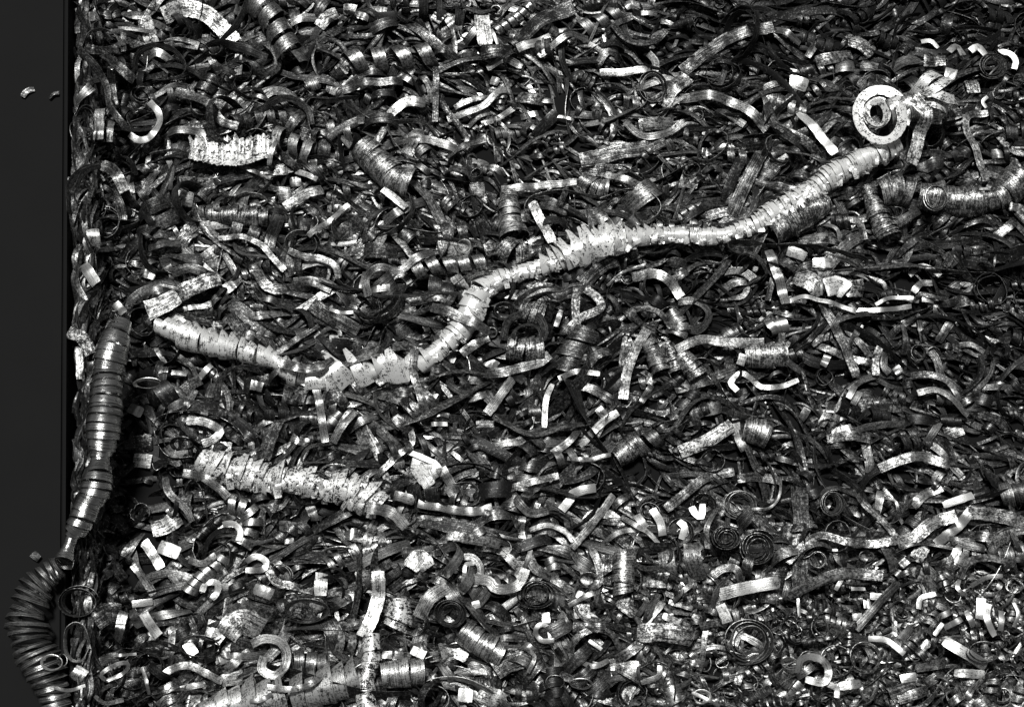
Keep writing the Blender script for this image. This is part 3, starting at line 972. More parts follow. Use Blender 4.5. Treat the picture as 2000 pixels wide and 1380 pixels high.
R g 14 .8 0 | 430,1295 465,1371 |
R g 14 .8 0 | 470,1300 425,1371 |
P g 85 1 | 420,1210 460,1160 |
O g 110,92 40 1.6 .32 | 440,790 | big dark ring above the tall oval ring, lower left
P g 130 .28 | 530,890 600,850 680,840 |
P g 60 .75 | 695,840 675,920 650,1000 |
R g 52 .85 0 | 1020,65 1130,90 1220,150 1275,205 | pale arching strip left below the crusty mottled coil
R g 46 .6 0 | 920,90 950,180 1040,270 1075,340 | dark edged ribbon diving into a black hollow, lower left
R g 20 .35 75 | 1035,250 1040,170 1075,110 1120,150 1150,240 1150,340 1080,360 |
R g 36 .45 0 | 1000,100 1010,185 |
R g 22 1.2 0 | 918,258 960,305 |
P g 110 .78 | 850,385 930,360 1000,310 |
R g 38 1.2 0 | 1245,355 1305,350 1340,390 1330,445 | white C shaped hook at the lower left
H g 58 42 6 .95 | 1270,240 1370,270 1410,330 1390,410 1340,480 | curving spring with bright beads at the lower left, right of the white hook
H g 44 40 6 1 | 1260,530 1200,590 1130,650 1060,730 | slanting spring of small bright blocks, lower left
P g 62 .75 | 695,535 740,470 795,410 |
R g 52 .85 0 | 740,505 780,610 860,745 |
R g 62 1 0 | 800,445 850,510 900,600 |
P g 82 1.2 | 890,475 1000,515 | white crumpled flake in the lower left quarter
P g 72 .7 | 930,630 1000,555 |
P g 70 .55 | 960,620 1025,700 |
R g 42 1 0 | 1055,550 1130,572 1205,525 | bright shallow smile shaped strip, lower left
P g 70 1.2 | 1420,710 1520,745 |
R g 46 1.3 0 | 738,798 852,782 | short white bar lying level at the lower left
R g 56 .9 0 | 835,872 950,855 1065,835 |
R g 66 1 0 | 735,835 785,925 |
R g 60 1 0 | 800,850 885,975 |
P g 66 1.2 | 805,985 885,970 |
R g 42 .9 0 | 962,890 960,1035 |
R g 34 .5 0 | 1000,880 992,985 |
R g 40 .45 0 | 1055,865 1095,945 |
R g 42 .5 0 | 1110,845 1150,925 |
P g 120 .92 | 1150,935 1200,950 1255,990 |
P g 150 .78 | 1260,970 1340,890 1460,940 | pale folded shell shaped chip, lower left
O g 112,62 40 1.2 .35 | 1110,1030 | thin dark loop with a white tongue inside, lower left
R g 66 1.2 0 | 1040,1010 1085,1080 |
R g 56 .78 0 | 1405,1020 1480,990 1560,1005 1605,1070 1590,1150 1530,1195 1465,1160 1475,1090 | thick flat grey ring at the lower left
R g 52 .8 0 | 1280,1090 1400,1090 1500,1075 |
R g 62 .8 0 | 1265,1165 1340,1100 |
R g 38 1 0 | 1490,1260 1620,1272 1720,1250 1800,1195 | bright hook sweeping under the thick flat grey ring
R g 26 1.2 0 | 1395,1335 1460,1332 1520,1295 |
P g 75 .92 | 1240,1225 1350,1210 |
O g 125,66 50 1.25 .5 | 1710,830 | wide shallow oval ring holding a small curl, lower left centre
O g 50,40 20 2 .55 | 1760,800 |
R g 46 .9 0 | 1200,705 1280,700 1360,690 |
R g 42 1 0 | 1130,730 1150,680 1210,680 1215,730 1185,770 |
R g 38 1.2 0 | 1375,560 1430,532 1485,560 1470,605 1370,608 |
O g 62,62 28 1.3 .8 | 1570,640 |
R g 52 .55 0 | 1490,590 1540,670 1640,700 1750,725 |
R g 82 1.15 0 | 1795,625 1788,750 | flat white upright chip, lower left centre
O g 80,28 50 1.1 .85 | 1900,505 |
R g 38 .7 0 | 1515,170 1552,210 1530,275 |
R g 36 .35 0 | 1470,280 1460,405 |
R g 38 .45 0 | 1540,320 1480,410 |
P g 68 .85 | 1560,360 1690,375 |
R g 18 1 0 | 640,1085 760,1075 |
R g 26 1.1 0 | 590,1220 570,1190 640,1140 710,1125 725,1150 680,1190 590,1225 | narrow bright hairpin at the lower left
R g 22 1 0 | 790,1150 820,1220 832,1300 |
R g 46 .9 0 | 905,1200 960,1160 1050,1140 1130,1170 1240,1230 | long pale ribbon bending over near the bottom left
R g 38 .9 0 | 880,1360 1000,1275 1160,1240 |
R g 28 .9 0 | 530,1310 590,1350 690,1330 |
P g 66 .9 | 1200,1115 1285,1090 |
H g 62 58 4 .72 | 1590,1120 1680,1120 1770,1140 1850,1140 |
R g 60 .6 0 | 560,1120 620,1100 660,1090 |
P g 60 .6 | 1000,1190 1070,1210 |
R g 40 .9 0 | 740,580 790,640 |
R g 35 .35 10 | 500,700 520,620 |
R g 70 .3 5 | 640,580 690,660 |
R g 60 .6 5 | 1160,620 1220,600 1250,640 |
R g 30 1 0 | 1590,450 1640,440 |
P g 60 .95 | 1730,250 1760,330 |
R h 92 1 0 | 465,35 545,140 | pale broad strip leaning right, just below the crusty mottled coil
R h 62 .95 0 | 605,40 665,135 |
R h 62 .75 0 | 635,180 690,150 715,215 |
R h 22 .65 72 | 680,130 770,125 820,180 800,240 720,255 |
P h 62 1 | 345,190 455,220 |
R h 52 1 0 | 475,235 600,260 780,285 890,255 | long pale ribbon lying level, lower centre left
R h 25 .8 60 | 470,200 475,270 600,290 |
R h 46 .72 0 | 855,170 960,160 1100,120 1260,80 | long grey ribbon rising gently to the right, lower centre
R h 62 .75 0 | 1045,245 1110,160 1210,115 |
R h 36 .75 0 | 1120,315 1145,235 |
R h 56 1.2 0 | 1465,150 1345,180 1320,220 1275,275 | white ribbon bent at a right angle, lower centre
R h 48 .8 0 | 1335,485 1440,360 1510,270 1565,190 | long strip crossing steeply to the upper right, lower centre
R h 62 .92 0 | 1395,370 1450,300 1540,300 1625,365 |
R h 52 1 0 | 1640,225 1640,305 |
R h 52 1.05 0 | 1695,300 1745,375 |
R h 52 1.2 0 | 1785,265 1825,340 1840,415 | bright short strip curving down, lower centre right
R h 46 1.5 0 | 1930,335 1962,370 1945,435 | glaring white curl seated inside a dark thin ring, lower right centre
R h 32 .95 0 | 1500,465 1600,400 1750,375 |
R h 32 .95 0 | 1610,310 1700,370 1760,400 1835,490 |
R h 34 .9 0 | 1100,385 1200,358 1290,390 1345,450 | lit arch of narrow ribbon, lower centre
R h 46 .72 0 | 1120,405 1220,400 1310,470 1375,575 |
R h 26 .7 50 | 1270,280 1330,320 1335,400 |
R h 46 .9 0 | 1060,310 1050,390 1062,445 |
R h 32 .92 0 | 1095,410 1100,510 1065,610 |
R h 64 .98 0 | 720,650 860,665 900,705 960,715 1040,685 1075,600 | pale ribbon bent into a wide U above the pair of dark scrolls, lower centre
R h 62 .7 0 | 635,415 800,440 935,465 | broad grey strip lying level above the pale wide U
P h 82 .92 | 950,490 1060,600 |
R h 42 .92 0 | 795,485 880,490 970,505 |
R h 62 .55 0 | 775,365 880,310 1010,300 |
R h 52 .45 0 | 440,365 500,325 650,335 |
R h 62 .8 0 | 695,310 655,395 |
R h 28 1.2 0 | 735,625 740,580 790,568 | small white C shaped curl, lower centre left
R h 42 .65 0 | 695,540 780,540 825,600 805,680 735,675 |
R h 72 .88 0 | 195,260 330,290 410,370 | smooth pale leaf bending down below the crusty mottled coil
R h 22 .6 55 | 290,415 370,380 480,388 580,455 640,535 730,590 |
R h 42 .6 0 | 560,510 640,560 730,600 |
R h 62 .75 0 | 168,550 200,430 245,335 |
R h 52 .65 0 | 268,400 282,480 |
R h 62 .75 0 | 90,605 250,530 430,455 | 
P h 110 .85 | 430,600 480,540 530,600 | rounded pale cap shaped chip, lower centre left
R h 86 .9 0 | 250,615 255,740 225,860 165,980 | long pale twisted ribbon hanging down, lower left centre
R h 30 .95 30 | 0,640 50,650 75,700 20,720 |
C h 4 .9 | 365,770,58 372,850,66 340,940,66 | stack of three pale turns right of the long twisted ribbon
R h 88 .88 0 | 480,870 540,770 640,695 | broad pale split ribbon leaning right, lower centre left
O h 86,76 46 2.6 .36 | 655,850 | dark scroll of tight turns with a slit mouth, lower centre left
P h 50 1.4 | 795,780 805,820 |
P h 76 .75 | 860,895 960,850 | 
O h 104,84 46 3.2 .26 | 1135,740 | large black scroll of tight turns, lower centre
R h 30 1.5 0 | 1235,1000 1165,1000 1130,950 1160,912 1205,930 1215,985 | brilliant white ring shaped curl at the bottom centre
P h 52 1.05 | 1188,845 1192,905 |
C h 3 .68 | 1625,520,52 1620,640,58 1620,770,52 | broad upright coil with long smooth turns, lower centre right
P h 95 .6 | 1600,770 1690,855 |
P h 85 .13 | 1530,520 1520,690 | dark flat plate left of the broad upright coil
R h 48 .62 0 | 1435,470 1480,580 1485,670 1430,715 |
O h 52,42 34 1.2 .5 | 1425,660 |
R h 62 .7 0 | 1095,530 1130,600 1215,645 |
R h 50 .65 0 | 1250,600 1240,670 1290,690 |
R h 58 .72 0 | 1270,850 1315,935 |
P h 48 1.2 | 1360,740 1440,765 |
P h 88 .98 | 1345,840 1435,835 |
R h 32 .95 0 | 1315,805 1420,750 1560,700 |
R h 32 .4 40 | 1330,870 1390,905 1540,900 |
R h 62 .42 0 | 1340,925 1520,930 |
R h 46 .55 20 | 1350,1130 1330,1040 1380,970 1470,935 1560,970 1600,1060 1590,1120 | big dark horseshoe of ribbon round a hollow, bottom centre right
R h 32 1.2 0 | 1395,1125 1460,1145 1540,1110 |
R h 24 1.1 0 | 1430,1000 1500,1050 |
P h 115 .58 | 1700,960 1850,955 2010,985 | broad flat grainy band right of the dark horseshoe, bottom right centre
R h 62 .75 0 | 1590,1105 1660,1060 1745,990 |
R h 62 .9 0 | 1735,905 1790,840 1840,785 |
C h 9 .92 | 215,980,46 215,1100,50 190,1200,50 180,1300,52 200,1400,46 | upright coil of pale stepped turns reaching the bottom edge, left of centre
C h 3 .82 | 290,1190,78 400,1185,80 520,1175,66 | fat pale coil of wide plates beside the upright stepped coil
P h 48 1.1 | 275,1080 330,1080 |
P h 48 1.05 | 345,1080 395,1085 |
P h 56 1.1 | 440,1050 515,1085 |
P h 62 .92 | 560,1060 570,1120 |
P h 115 .9 | 600,1070 690,1050 760,1080 |
C h 5 .75 | 730,950,62 800,1000,68 880,1050,66 950,1090,60 | fanned out coil of grey plates, bottom left centre
P h 150 .45 | 900,1160 980,1110 1070,1090 |
R h 26 .98 30 | 955,1035 1060,1040 1125,1090 1090,1180 | thin lit wire arching over a dull flap, bottom centre
O h 76,38 30 1.2 .4 | 375,990 |
P h 82 1.4 | 700,1300 780,1310 | square white chip near the bottom edge, left of centre
P h 115 .85 | 820,1290 950,1340 |
P h 65 .92 | 1590,1290 1690,1265 |
P h 85 .92 | 1550,1165 1710,1150 |
R h 34 .98 0 | 1825,1140 1815,1200 1720,1235 |
O h 52,42 20 1.3 .6 | 1240,1230 |
O h 62,30 22 1.2 1 | 1385,1240 | flat oval ring with a lit rim at the bottom, right of centre
R h 18 .4 60 | 1710,1160 1800,1120 1880,1160 1910,1250 1905,1330 |
P h 70 .9 | 60,420 140,400 |
R h 60 .9 0 | 0,780 80,800 |
P h 90 .95 | 130,660 220,640 |
P h 60 .8 | 60,740 130,760 |
R h 50 .9 0 | 80,900 165,905 |
P h 75 .6 | 880,60 940,70 |
P h 75 .6 | 990,30 990,100 |
R h 55 .6 10 | 1000,180 1040,240 1100,290 1200,280 |
R h 70 .5 0 | 1160,500 1260,500 1340,520 |
R h 45 .7 0 | 1750,680 1860,690 |
R h 36 .6 40 | 1690,490 1680,560 1740,600 1830,600 1930,660 |
R h 45 .55 5 | 1740,900 1770,820 1820,740 |
R h 45 .9 0 | 1840,860 1900,890 1990,930 | 
R h 35 .75 0 | 1900,780 1960,720 2000,690 |
O i 92,82 34 2.2 .95 | 410,240 | open pale ring of two thin turns, lower right
O i 78,68 46 4 .42 | 335,430 | cupped dark scroll, left one of the pair at the lower right
O i 96,98 50 4 .5 | 510,490 | wide dark scroll with a black mouth, right one of the pair at the lower right
O i 46,46 36 1.6 .75 | 845,550 |
R i 34 .6 30 | 745,580 765,500 850,465 930,485 |
O i 66,72 36 3 .48 | 930,240 | dark scroll with pale bars inside, lower right
R i 34 .5 50 | 860,240 880,170 950,155 1070,190 |
R i 36 .85 0 | 940,475 955,550 1010,595 |
R i 42 .45 0 | 1070,185 1150,280 1240,370 1345,470 | dark straight ribbon running down to the folded pale ribbon, lower right
R i 52 .95 0 | 1195,170 1180,295 |
R i 18 .7 0 | 1205,200 1270,220 1285,280 1230,335 |
R i 62 .85 0 | 1375,250 1440,190 1540,145 |
P i 46 1.4 | 1550,245 1640,215 1715,190 | white pointed sliver above the folded pale ribbon, lower right
R i 84 .82 0 | 1290,455 1390,425 1480,350 1620,305 | pale lower limb of the long folded ribbon, lower right
R i 62 1.1 0 | 1720,265 1620,370 1505,465 | bright strip laid across the long folded ribbon, lower right
R i 86 .75 0 | 1690,285 1850,305 2010,350 | wide pale band running off the right edge, lower right
P i 92 .6 | 1795,470 1870,430 1950,395 |
R i 52 .45 0 | 1580,435 1680,470 1780,490 |
R i 20 .6 40 | 1165,585 1290,500 1420,462 1600,490 |
R i 52 .55 5 | 680,565 770,470 870,415 1000,450 1160,462 1300,440 | long dull ribbon arching over the curled ribbon ends, lower right
P i 85 .75 | 1395,545 1440,480 |
P i 95 1 | 1590,520 1660,555 |
P i 66 .7 | 1290,520 1350,580 |
R i 42 .65 0 | 1645,650 1685,565 1800,540 1950,580 | arched grey ribbon near the right edge, lower right
R i 78 1.05 0 | 300,745 440,710 630,675 | grey band with a bright middle, lower right
R i 42 .6 30 | 285,890 268,780 300,700 375,645 |
R i 66 1 0 | 305,800 345,900 |
R i 72 .55 0 | 680,750 850,670 1000,625 1210,640 | wide dull arch of ribbon, lower right centre
R i 52 .6 10 | 260,640 320,600 390,605 415,670 |
O i 142,132 36 3 .62 | 460,1000 | tangled round nest of thin ribbon, lower right
R i 44 .85 0 | 440,880 380,1030 |
R i 46 .8 0 | 425,1140 400,1245 |
R i 44 .85 0 | 395,960 460,990 540,1035 |
R i 46 1.05 10 | 740,1180 750,1110 820,1090 890,1130 905,1190 870,1235 780,1215 | smooth bright ring at the bottom right, right of the round nest
O i 96,96 18 1.2 .6 | 950,1110 |
O i 88,92 28 1.2 .7 | 1110,1090 | thin ring standing open right of the smooth bright ring
R i 36 1.3 0 | 1130,990 1230,1000 1330,1075 | white arched strip at the bottom right
R i 72 1 0 | 1555,1000 1660,1070 1790,1145 |
O i 92,62 36 1.5 .6 | 1770,1060 | oval loop near the bottom right corner
R i 42 1.5 0 | 1805,795 1790,880 1840,975 | long white curved strip near the right edge, bottom right
R i 58 1.3 0 | 1762,765 1750,880 |
R i 36 1.3 0 | 1872,835 1868,945 |
R i 24 1.2 0 | 1945,790 1965,850 1945,925 |
R i 36 1.1 0 | 1675,835 1715,925 |
R i 32 1.2 0 | 1410,825 1425,765 1505,740 | white crooked curl, bottom right
R i 26 1.2 0 | 1640,660 1625,710 1680,750 |
R i 30 1.1 0 | 1705,695 1790,650 1880,640 |
R i 36 1.2 0 | 1555,930 1650,880 |
R i 28 1.2 0 | 1500,970 1545,905 |
R i 52 .85 0 | 1300,1005 1365,930 |
R i 52 .45 0 | 1060,940 1160,820 1290,685 | dull straight strip slanting over bright swarf, bottom right
R i 26 1.3 0 | 948,718 985,655 |
R i 24 1.3 0 | 1035,712 1115,712 |
P i 42 1.3 | 1140,752 1255,760 |
P i 42 1.4 | 1045,872 1095,865 |
P i 46 1.4 | 1105,800 1145,800 |
R i 20 1.1 0 | 738,765 745,865 |
R i 26 .7 0 | 626,732 626,810 |
P i 52 1.2 | 1310,1215 1400,1200 |
R i 60 .85 0 | 1400,1150 1560,1125 |
R i 56 1 0 | 1610,1180 1780,1190 |
P i 85 .6 | 1250,1300 1390,1255 |
P i 62 .6 | 1300,1330 1460,1275 |
O i 50,40 24 1.4 1.3 | 200,1310 | small white squiggle of curls at the bottom edge, right of centre
R i 22 1.2 0 | 150,1290 230,1330 300,1365 |
R i 36 1.1 0 | 880,1235 950,1265 955,1320 |
P i 52 1 | 970,1255 1090,1240 |
R i 42 1.3 0 | 145,255 165,290 200,310 205,240 | white crescent seated in a dark cup, lower right centre
O i 66,68 46 1.8 .36 | 210,250 |
R i 36 .75 0 | 232,490 230,370 285,265 |
R i 16 .85 0 | 480,268 570,265 625,210 645,100 | thin curved wire rising right of the open pale ring
O i 72,82 24 1.4 .4 | 85,400 |
R i 60 .6 5 | 0,270 110,180 230,90 380,60 | long dull ribbon climbing to the upper right, lower right centre
R i 55 .55 5 | 400,100 520,90 640,110 |
R i 40 .85 5 | 20,780 150,820 | 
R i 45 .65 5 | 190,920 290,900 340,920 |
O i 40,30 22 1.3 .7 | 1120,530 |
P i 60 .7 | 100,540 160,590 240,600 |
"""

# the long bright spiral, right to left, then the stepped part: photograph x, y, radius, turns per pixel spacing
LONG = [(1752, 283, 26), (1715, 300, 34), (1670, 322, 32), (1625, 343, 33), (1590, 368, 28), (1555, 396, 31), (1520, 414, 34),
        (1485, 435, 30), (1450, 448, 22), (1410, 460, 21), (1370, 462, 22), (1320, 460, 22), (1270, 462, 24), (1220, 466, 27), (1170, 474, 32),
        (1130, 487, 33), (1095, 506, 28), (1050, 522, 23), (1010, 536, 22), (975, 548, 26), (945, 566, 33), (928, 592, 38),
        (915, 620, 34), (895, 648, 30), (868, 674, 27), (845, 695, 25), (815, 712, 22), (785, 718, 22), (755, 716, 26), (725, 724, 24),
        (695, 724, 22), (665, 730, 20), (635, 736, 17), (605, 742, 16)]
LONG_LEFT = [(598, 738, 22), (572, 728, 24), (548, 712, 19), (525, 700, 21), (500, 694, 24), (470, 684, 25), (440, 677, 27), (410, 672, 28), (385, 664, 32),
             (355, 652, 27), (330, 642, 20), (302, 634, 12)]
HANG = [(236, 632, 26), (226, 655, 36), (216, 690, 42), (208, 725, 36), (206, 760, 40), (204, 800, 42), (199, 840, 40), (196, 875, 30),
        (192, 905, 24), (189, 935, 38), (182, 965, 36), (168, 990, 30), (155, 1020, 30), (140, 1045, 16), (135, 1060, 14), (128, 1080, 18), (122, 1098, 26)]
HANG_LOOSE = [(118, 1104, 26), (95, 1122, 32), (70, 1150, 38), (55, 1190, 44), (52, 1225, 46), (62, 1262, 46), (82, 1300, 42), (100, 1345, 38), (112, 1385, 34)]
CRUST = [(402, 898, 26), (425, 910, 36), (470, 922, 33), (520, 936, 31), (570, 940, 30), (620, 946, 30), (665, 950, 34), (705, 966, 38), (735, 990, 36)]
BIGLOW = [(400, 1392, 34), (460, 1376, 38), (530, 1362, 40), (600, 1348, 38), (660, 1334, 36), (705, 1322, 30)]
RIBBED = [(368, 298, 0), (415, 300, 0), (465, 300, 0), (510, 290, 0), (538, 272, 0)]


# ------------------------------------------------------------------ laying traced pieces on the heap
FACE = unit(np.array([0.0, -0.12, 1.0]))              # which way a piece lying flat faces


def lay(pts, q=80, lift=0.0, follow=0.5, n=None, over=False):
    """photograph points -> points on top of the heap; returns xyz rows and local metres per pixel"""
    pts = np.asarray(pts, float)
    if n:
        pts = spline(pts, n)
    P0 = np.array([at(p[0], p[1], 0.02) for p in pts])
    for _ in range(2):
        i, j = hidx(P0)
        h = 0.5 * (H[i, j] + HT[i, j])
        if over:                                       # lies over everything it crosses
            h = HT[i, j]
            h = np.maximum(h, np.maximum(np.roll(h, 1), np.roll(h, -1))) * 0.5 + h * 0.5
        k = max(1, len(h) // 5)
        hs = np.convolve(np.pad(h, k, mode='edge'), np.ones(2 * k + 1) / (2 * k + 1), 'valid')
        z = follow * hs + (1 - follow) * np.percentile(h, q) + lift
        P0 = np.array([at(p[0], p[1], zz) for p, zz in zip(pts, z)])
    return P0, pts, scale_at(P0.mean(0))


def make(name, parts_geo, tone, mat=None, th=0.0009, label=None, cat=None, group=None, parent=None, kraise=0.7):
    b = Batch()
    for g_ in parts_geo:
        C, S, hw, cb = g_[:4]
        A, B = (g_[4], g_[5]) if len(g_) > 4 else (None, None)
        b.add(*sweep(C, S, hw, th, cb, A, B), tone, rng.random())
        if A is None:
            A, B = C - S * hw[:, None], C + S * hw[:, None]
        raise_(np.concatenate([A * (1 - t) + B * t for t in (0, .25, .5, .75, 1)]), kraise)
    V = np.concatenate(b.v)
    org = np.array([V[:, 0].mean(), V[:, 1].mean(), V[:, 2].min()])
    if parent is not None:
        po = np.array(parent.location)
        o = link(name, b.mesh(name, mat or M_STEEL, org), org - po, parent)
    else:
        o = link(name, b.mesh(name, mat or M_STEEL, org), org)
    return tag(o, label, cat, group)


def tr_ribbon(pts, wpx, tilt, n=None, camber=None, arch=None, lift=0.004, calm=False, wavy=1.0):
    L = np.linalg.norm(np.diff(np.asarray(pts, float)[:, :2], axis=0), axis=1).sum()
    n = n or int(np.clip(L / 5, 8, 90))
    C, P2, m = lay(pts, q=80, follow=0.4 if calm else 0.5, n=n, over=calm, lift=(0.002 if calm else 0) + lift + 0.5 * wpx * 0.001 * abs(math.sin(math.radians(tilt))))
    s = np.linspace(-1, 1, n)
    if arch is None:
        arch = rng.uniform(0.02, 0.12) if calm else rng.uniform(0.02, 0.16)
        if calm:
            camber = rng.uniform(0, 0.2)
    C = C + FACE * ((1 - s * s) * arch * min(L, 90) * m)[:, None]
    wv = rng.uniform(45, 90)
    C = C + FACE * (0.07 * wv * m * min(1, L / 60) * wavy * rng.uniform(0.4, 1.1) * np.sin(s * L / wv * 3.14 + rng.uniform(0, 6.28)))[:, None]
    T = unit(np.gradient(C, axis=0))
    side = unit(np.cross(FACE, T))
    nn = np.cross(T, side)
    tl = math.radians(tilt) * rng.choice([-1, 1]) + rng.normal(0, 0.1 if calm else 0.16)
    a = (tl + rng.normal(0, 0.15 if calm else 0.22) * s + (0.04 if calm else 0.1) * np.sin(s * rng.uniform(2, 5) + rng.uniform(0, 6)))[:, None]
    S = side * np.cos(a) + nn * np.sin(a)
    hw = wpx * m / 2 * (1 + 0.035 * rng.standard_normal(n))
    hw[0] *= rng.uniform(0.8, 1.05); hw[-1] *= rng.uniform(0.8, 1.05)
    S[0] = unit(S[0] + T[0] * rng.normal(0, 0.3)); S[-1] = unit(S[-1] + T[-1] * rng.normal(0, 0.3))
    return C, S, hw, rng.uniform(-0.1, 0.2) if camber is None else camber


def tr_ring(cx, cy, rx, ry, wpx, turns, q_=60, splay=None, shr=0.16, deep=-0.004, over=0.0):
    n = int(np.clip(turns * 30, 24, 110))
    ph = rng.uniform(0, 6.28)
    th = ph + np.linspace(0, turns * 2 * math.pi, n)
    q = np.linspace(1, 0, n)
    shrink = 1 - (1 - q) * min(0.75, shr * turns) + 0.04 * np.sin(th * 0.9 + ph) + 0.035 * np.sin(th * 2.3)
    pts = np.stack([cx + rx * np.cos(th) * shrink, cy - ry * np.sin(th) * shrink], 1)
    c3, _, m = lay([[cx, cy]], q=50)
    i, j = hidx(np.array([at(x, y, c3[0, 2]) for x, y in pts]))
    z0 = np.percentile(HT[i, j], q_) + (wpx * m * 0.42 if splay is None else over)
    tip = math.sqrt(max(0, max(rx, ry) ** 2 - min(rx, ry) ** 2)) * m * 0.35
    ang = np.sin(th) if ry < rx else np.cos(th)
    z = z0 + tip * ang + (0.5 - q) * turns * deep
    C = np.array([at(x, y, zz) for (x, y), zz in zip(pts, z)])
    out = unit(C - C.mean(0))
    S = unit(FACE[None] + out * (rng.uniform(0.15, 0.5) if splay is None else splay))
    return C, S, wpx * m / 2 * (1 + 0.03 * rng.standard_normal(n)), 0.06


def frames(C):
    T = unit(np.gradient(C, axis=0))
    s = unit(np.cross(np.array([[0, 0, 1.0]]), T))
    return T, s, np.cross(T, s)


def tr_spring(pts, rpx, wpx, turns):
    n = int(turns * 16)
    C, P2, m = lay(pts, n=n)
    T, s, u = frames(C)
    th = rng.uniform(0, 6.28) + np.linspace(0, turns * 2 * math.pi, n)
    r = rpx * m * (1 + 0.06 * np.sin(th * .37))
    rad = np.cos(th)[:, None] * s + np.sin(th)[:, None] * u
    K = C + rad * r[:, None] + np.array([0, 0, 1.0]) * rpx * m * 0.35
    return K, unit(T + rad * 0.1), np.full(n, wpx * m / 2), 0.05


def tr_coil(path, turns, flare=0.2, skew=0.35, lap=1.25, rough=0.05, sink=0.45, seg=22, gapf=None, zq=70, low=None, ragged=0.014, zabs=None, follow=0.35):
    """closed spiral: every turn a slightly flared collar lapping over the next one"""
    n = int(turns * seg) + 1
    C, P3, m = lay(path, q=zq, n=n, follow=follow)
    r = P3[:, 2] * m
    C = C + np.array([0, 0, 1.0]) * ((r * (1 - sink)) if low is None else (low + r))[:, None]
    if zabs is not None:
        C[:, 2] = zabs + r
    C = np.array([at(p[0], p[1], c[2]) for p, c in zip(P3, C)])
    T, s, u = frames(C)
    ds = np.linalg.norm(np.diff(C, axis=0), axis=1)
    Ls = np.concatenate([[0], np.cumsum(ds)])
    if P3.shape[1] > 3:                                # flare and pitch given along the way
        fl = P3[:, 3]
        loc = P3[:, 4] * m
        k = np.concatenate([[0], np.cumsum(ds / ((loc[1:] + loc[:-1]) / 2))])
        # sample again, evenly in turns
        n2 = int(k[-1] * seg) + 1
        kk = np.linspace(0, k[-1], n2)
        ip = lambda a: np.stack([np.interp(kk, k, a[:, c]) for c in range(a.shape[1])], 1)
        C, T, s, u = ip(C), ip(T), ip(s), ip(u)
        r = np.interp(kk, k, r); fl = np.interp(kk, k, fl); loc = np.interp(kk, k, loc)
        k, n = kk, n2
        pitch = loc
    else:
        pitch = np.full(n, Ls[-1] / turns)
        fl = np.full(n, flare)
        k = np.linspace(0, turns, n)
    th = k * 2 * math.pi
    nn_ = int(k[-1]) + 3
    kn = np.arange(nn_)
    f, g2, tl = (np.interp(k, kn, rng.normal(0, v, nn_)) for v in (rough, 0.16, 0.14))
    rad = np.cos(th)[:, None] * s + np.sin(th)[:, None] * u
    ra = r * (1 + f)
    sk = (skew + tl) * np.cos(th - 0.5) * np.minimum(ra, pitch * 2.2) * 0.5
    mid = C + T * (g2 * pitch + sk)[:, None]
    half = pitch * lap / 2 * (1 + 0.15 * np.interp(k, kn, rng.normal(0, 1, nn_)))
    fl = fl * np.interp(k, kn, rng.uniform(0.35, 1.5, nn_))
    fe = fl * (0.55 + 0.9 * np.clip(rad[:, 1], -0.4, 1))
    ja, jb = 1 + ragged * rng.standard_normal(n), 1 + ragged * rng.standard_normal(n)
    A = mid - T * half[:, None] + rad * (ra * (1 - fe * 0.35) * ja)[:, None]
    B = mid + T * half[:, None] + rad * (ra * (1 + fe * 0.65) * jb)[:, None]
    return (A + B) / 2, T, half, 0.03, A, B


# ------------------------------------------------------------------ telling look-alikes apart in words
MARKS = [("the broad ribbed chip", 455, 295), ("the mottled top left ribbon", 400, 35), ("the polished hanging coil", 205, 800),
         ("the loose turns over the wall", 60, 1230), ("the spiral's left tip", 320, 640), ("the spiral's kink", 590, 740),
         ("the jagged part of the spiral", 730, 720), ("the spiral's white cone", 925, 600), ("the saw teeth of the spiral", 1140, 470),
         ("the level run of the spiral", 1350, 460), ("the spiral's right end", 1690, 315), ("the rolled scroll", 1720, 230),
         ("the white strap", 1595, 255), ("the ribbed dark coil", 1580, 440), ("the dim loose turned coil", 1890, 400),
         ("the crusty mottled coil", 540, 935), ("the pale upright top strip", 945, 60), ("the beaded open spring", 1010, 35),
         ("the wide thin ring", 1275, 170), ("the long flat dark band", 1420, 100), ("the small dark scroll", 1937, 130),
         ("the pointed thin loop", 840, 290), ("the stubby dim coil", 1000, 410), ("the dark hairpin loop", 1550, 500),
         ("the white flared cone", 1640, 560), ("the white crumpled chip", 1510, 635), ("the long dark slanting ribbon", 1640, 660),
         ("the thin ring pair", 1810, 690), ("the forked bundle", 1225, 720), ("the nest of dark arches", 1020, 645),
         ("the thin dark loop", 390, 860), ("the shell shaped chip", 470, 1225), ("the thick flat grey ring", 535, 1280),
         ("the lower beaded spring", 480, 1010), ("the big sloping bottom coil", 570, 1355), ("the stepped upright coil", 720, 1300),
         ("the long twisted ribbon", 735, 1180), ("the slit mouthed scroll", 880, 1195), ("the large black scroll", 1045, 1160),
         ("the white ring shaped curl", 1065, 1235), ("the pale U ribbon", 970, 1140), ("the broad upright coil", 1217, 1130),
         ("the bent white ribbon", 1135, 975), ("the open pale ring", 1443, 985), ("the wide dark scroll", 1480, 1070),
         ("the folded pale ribbon", 1860, 1040), ("the round ribbon nest", 1460, 1250), ("the smooth bright ring", 1587, 1300),
         ("the long white curved strip", 1933, 1210), ("the dull arch of ribbon", 1650, 1125), ("the bottom right oval loop", 1920, 1270),
         ("the dark horseshoe", 1165, 1260), ("the bright eyed ribbon", 1500, 760), ("the bow shaped ribbon", 510, 470),
         ("the tent shaped wire", 1660, 860), ("the wide grey arched band", 1780, 905), ("the mottled lozenges", 760, 120)]
USED = {}
AUTO = []


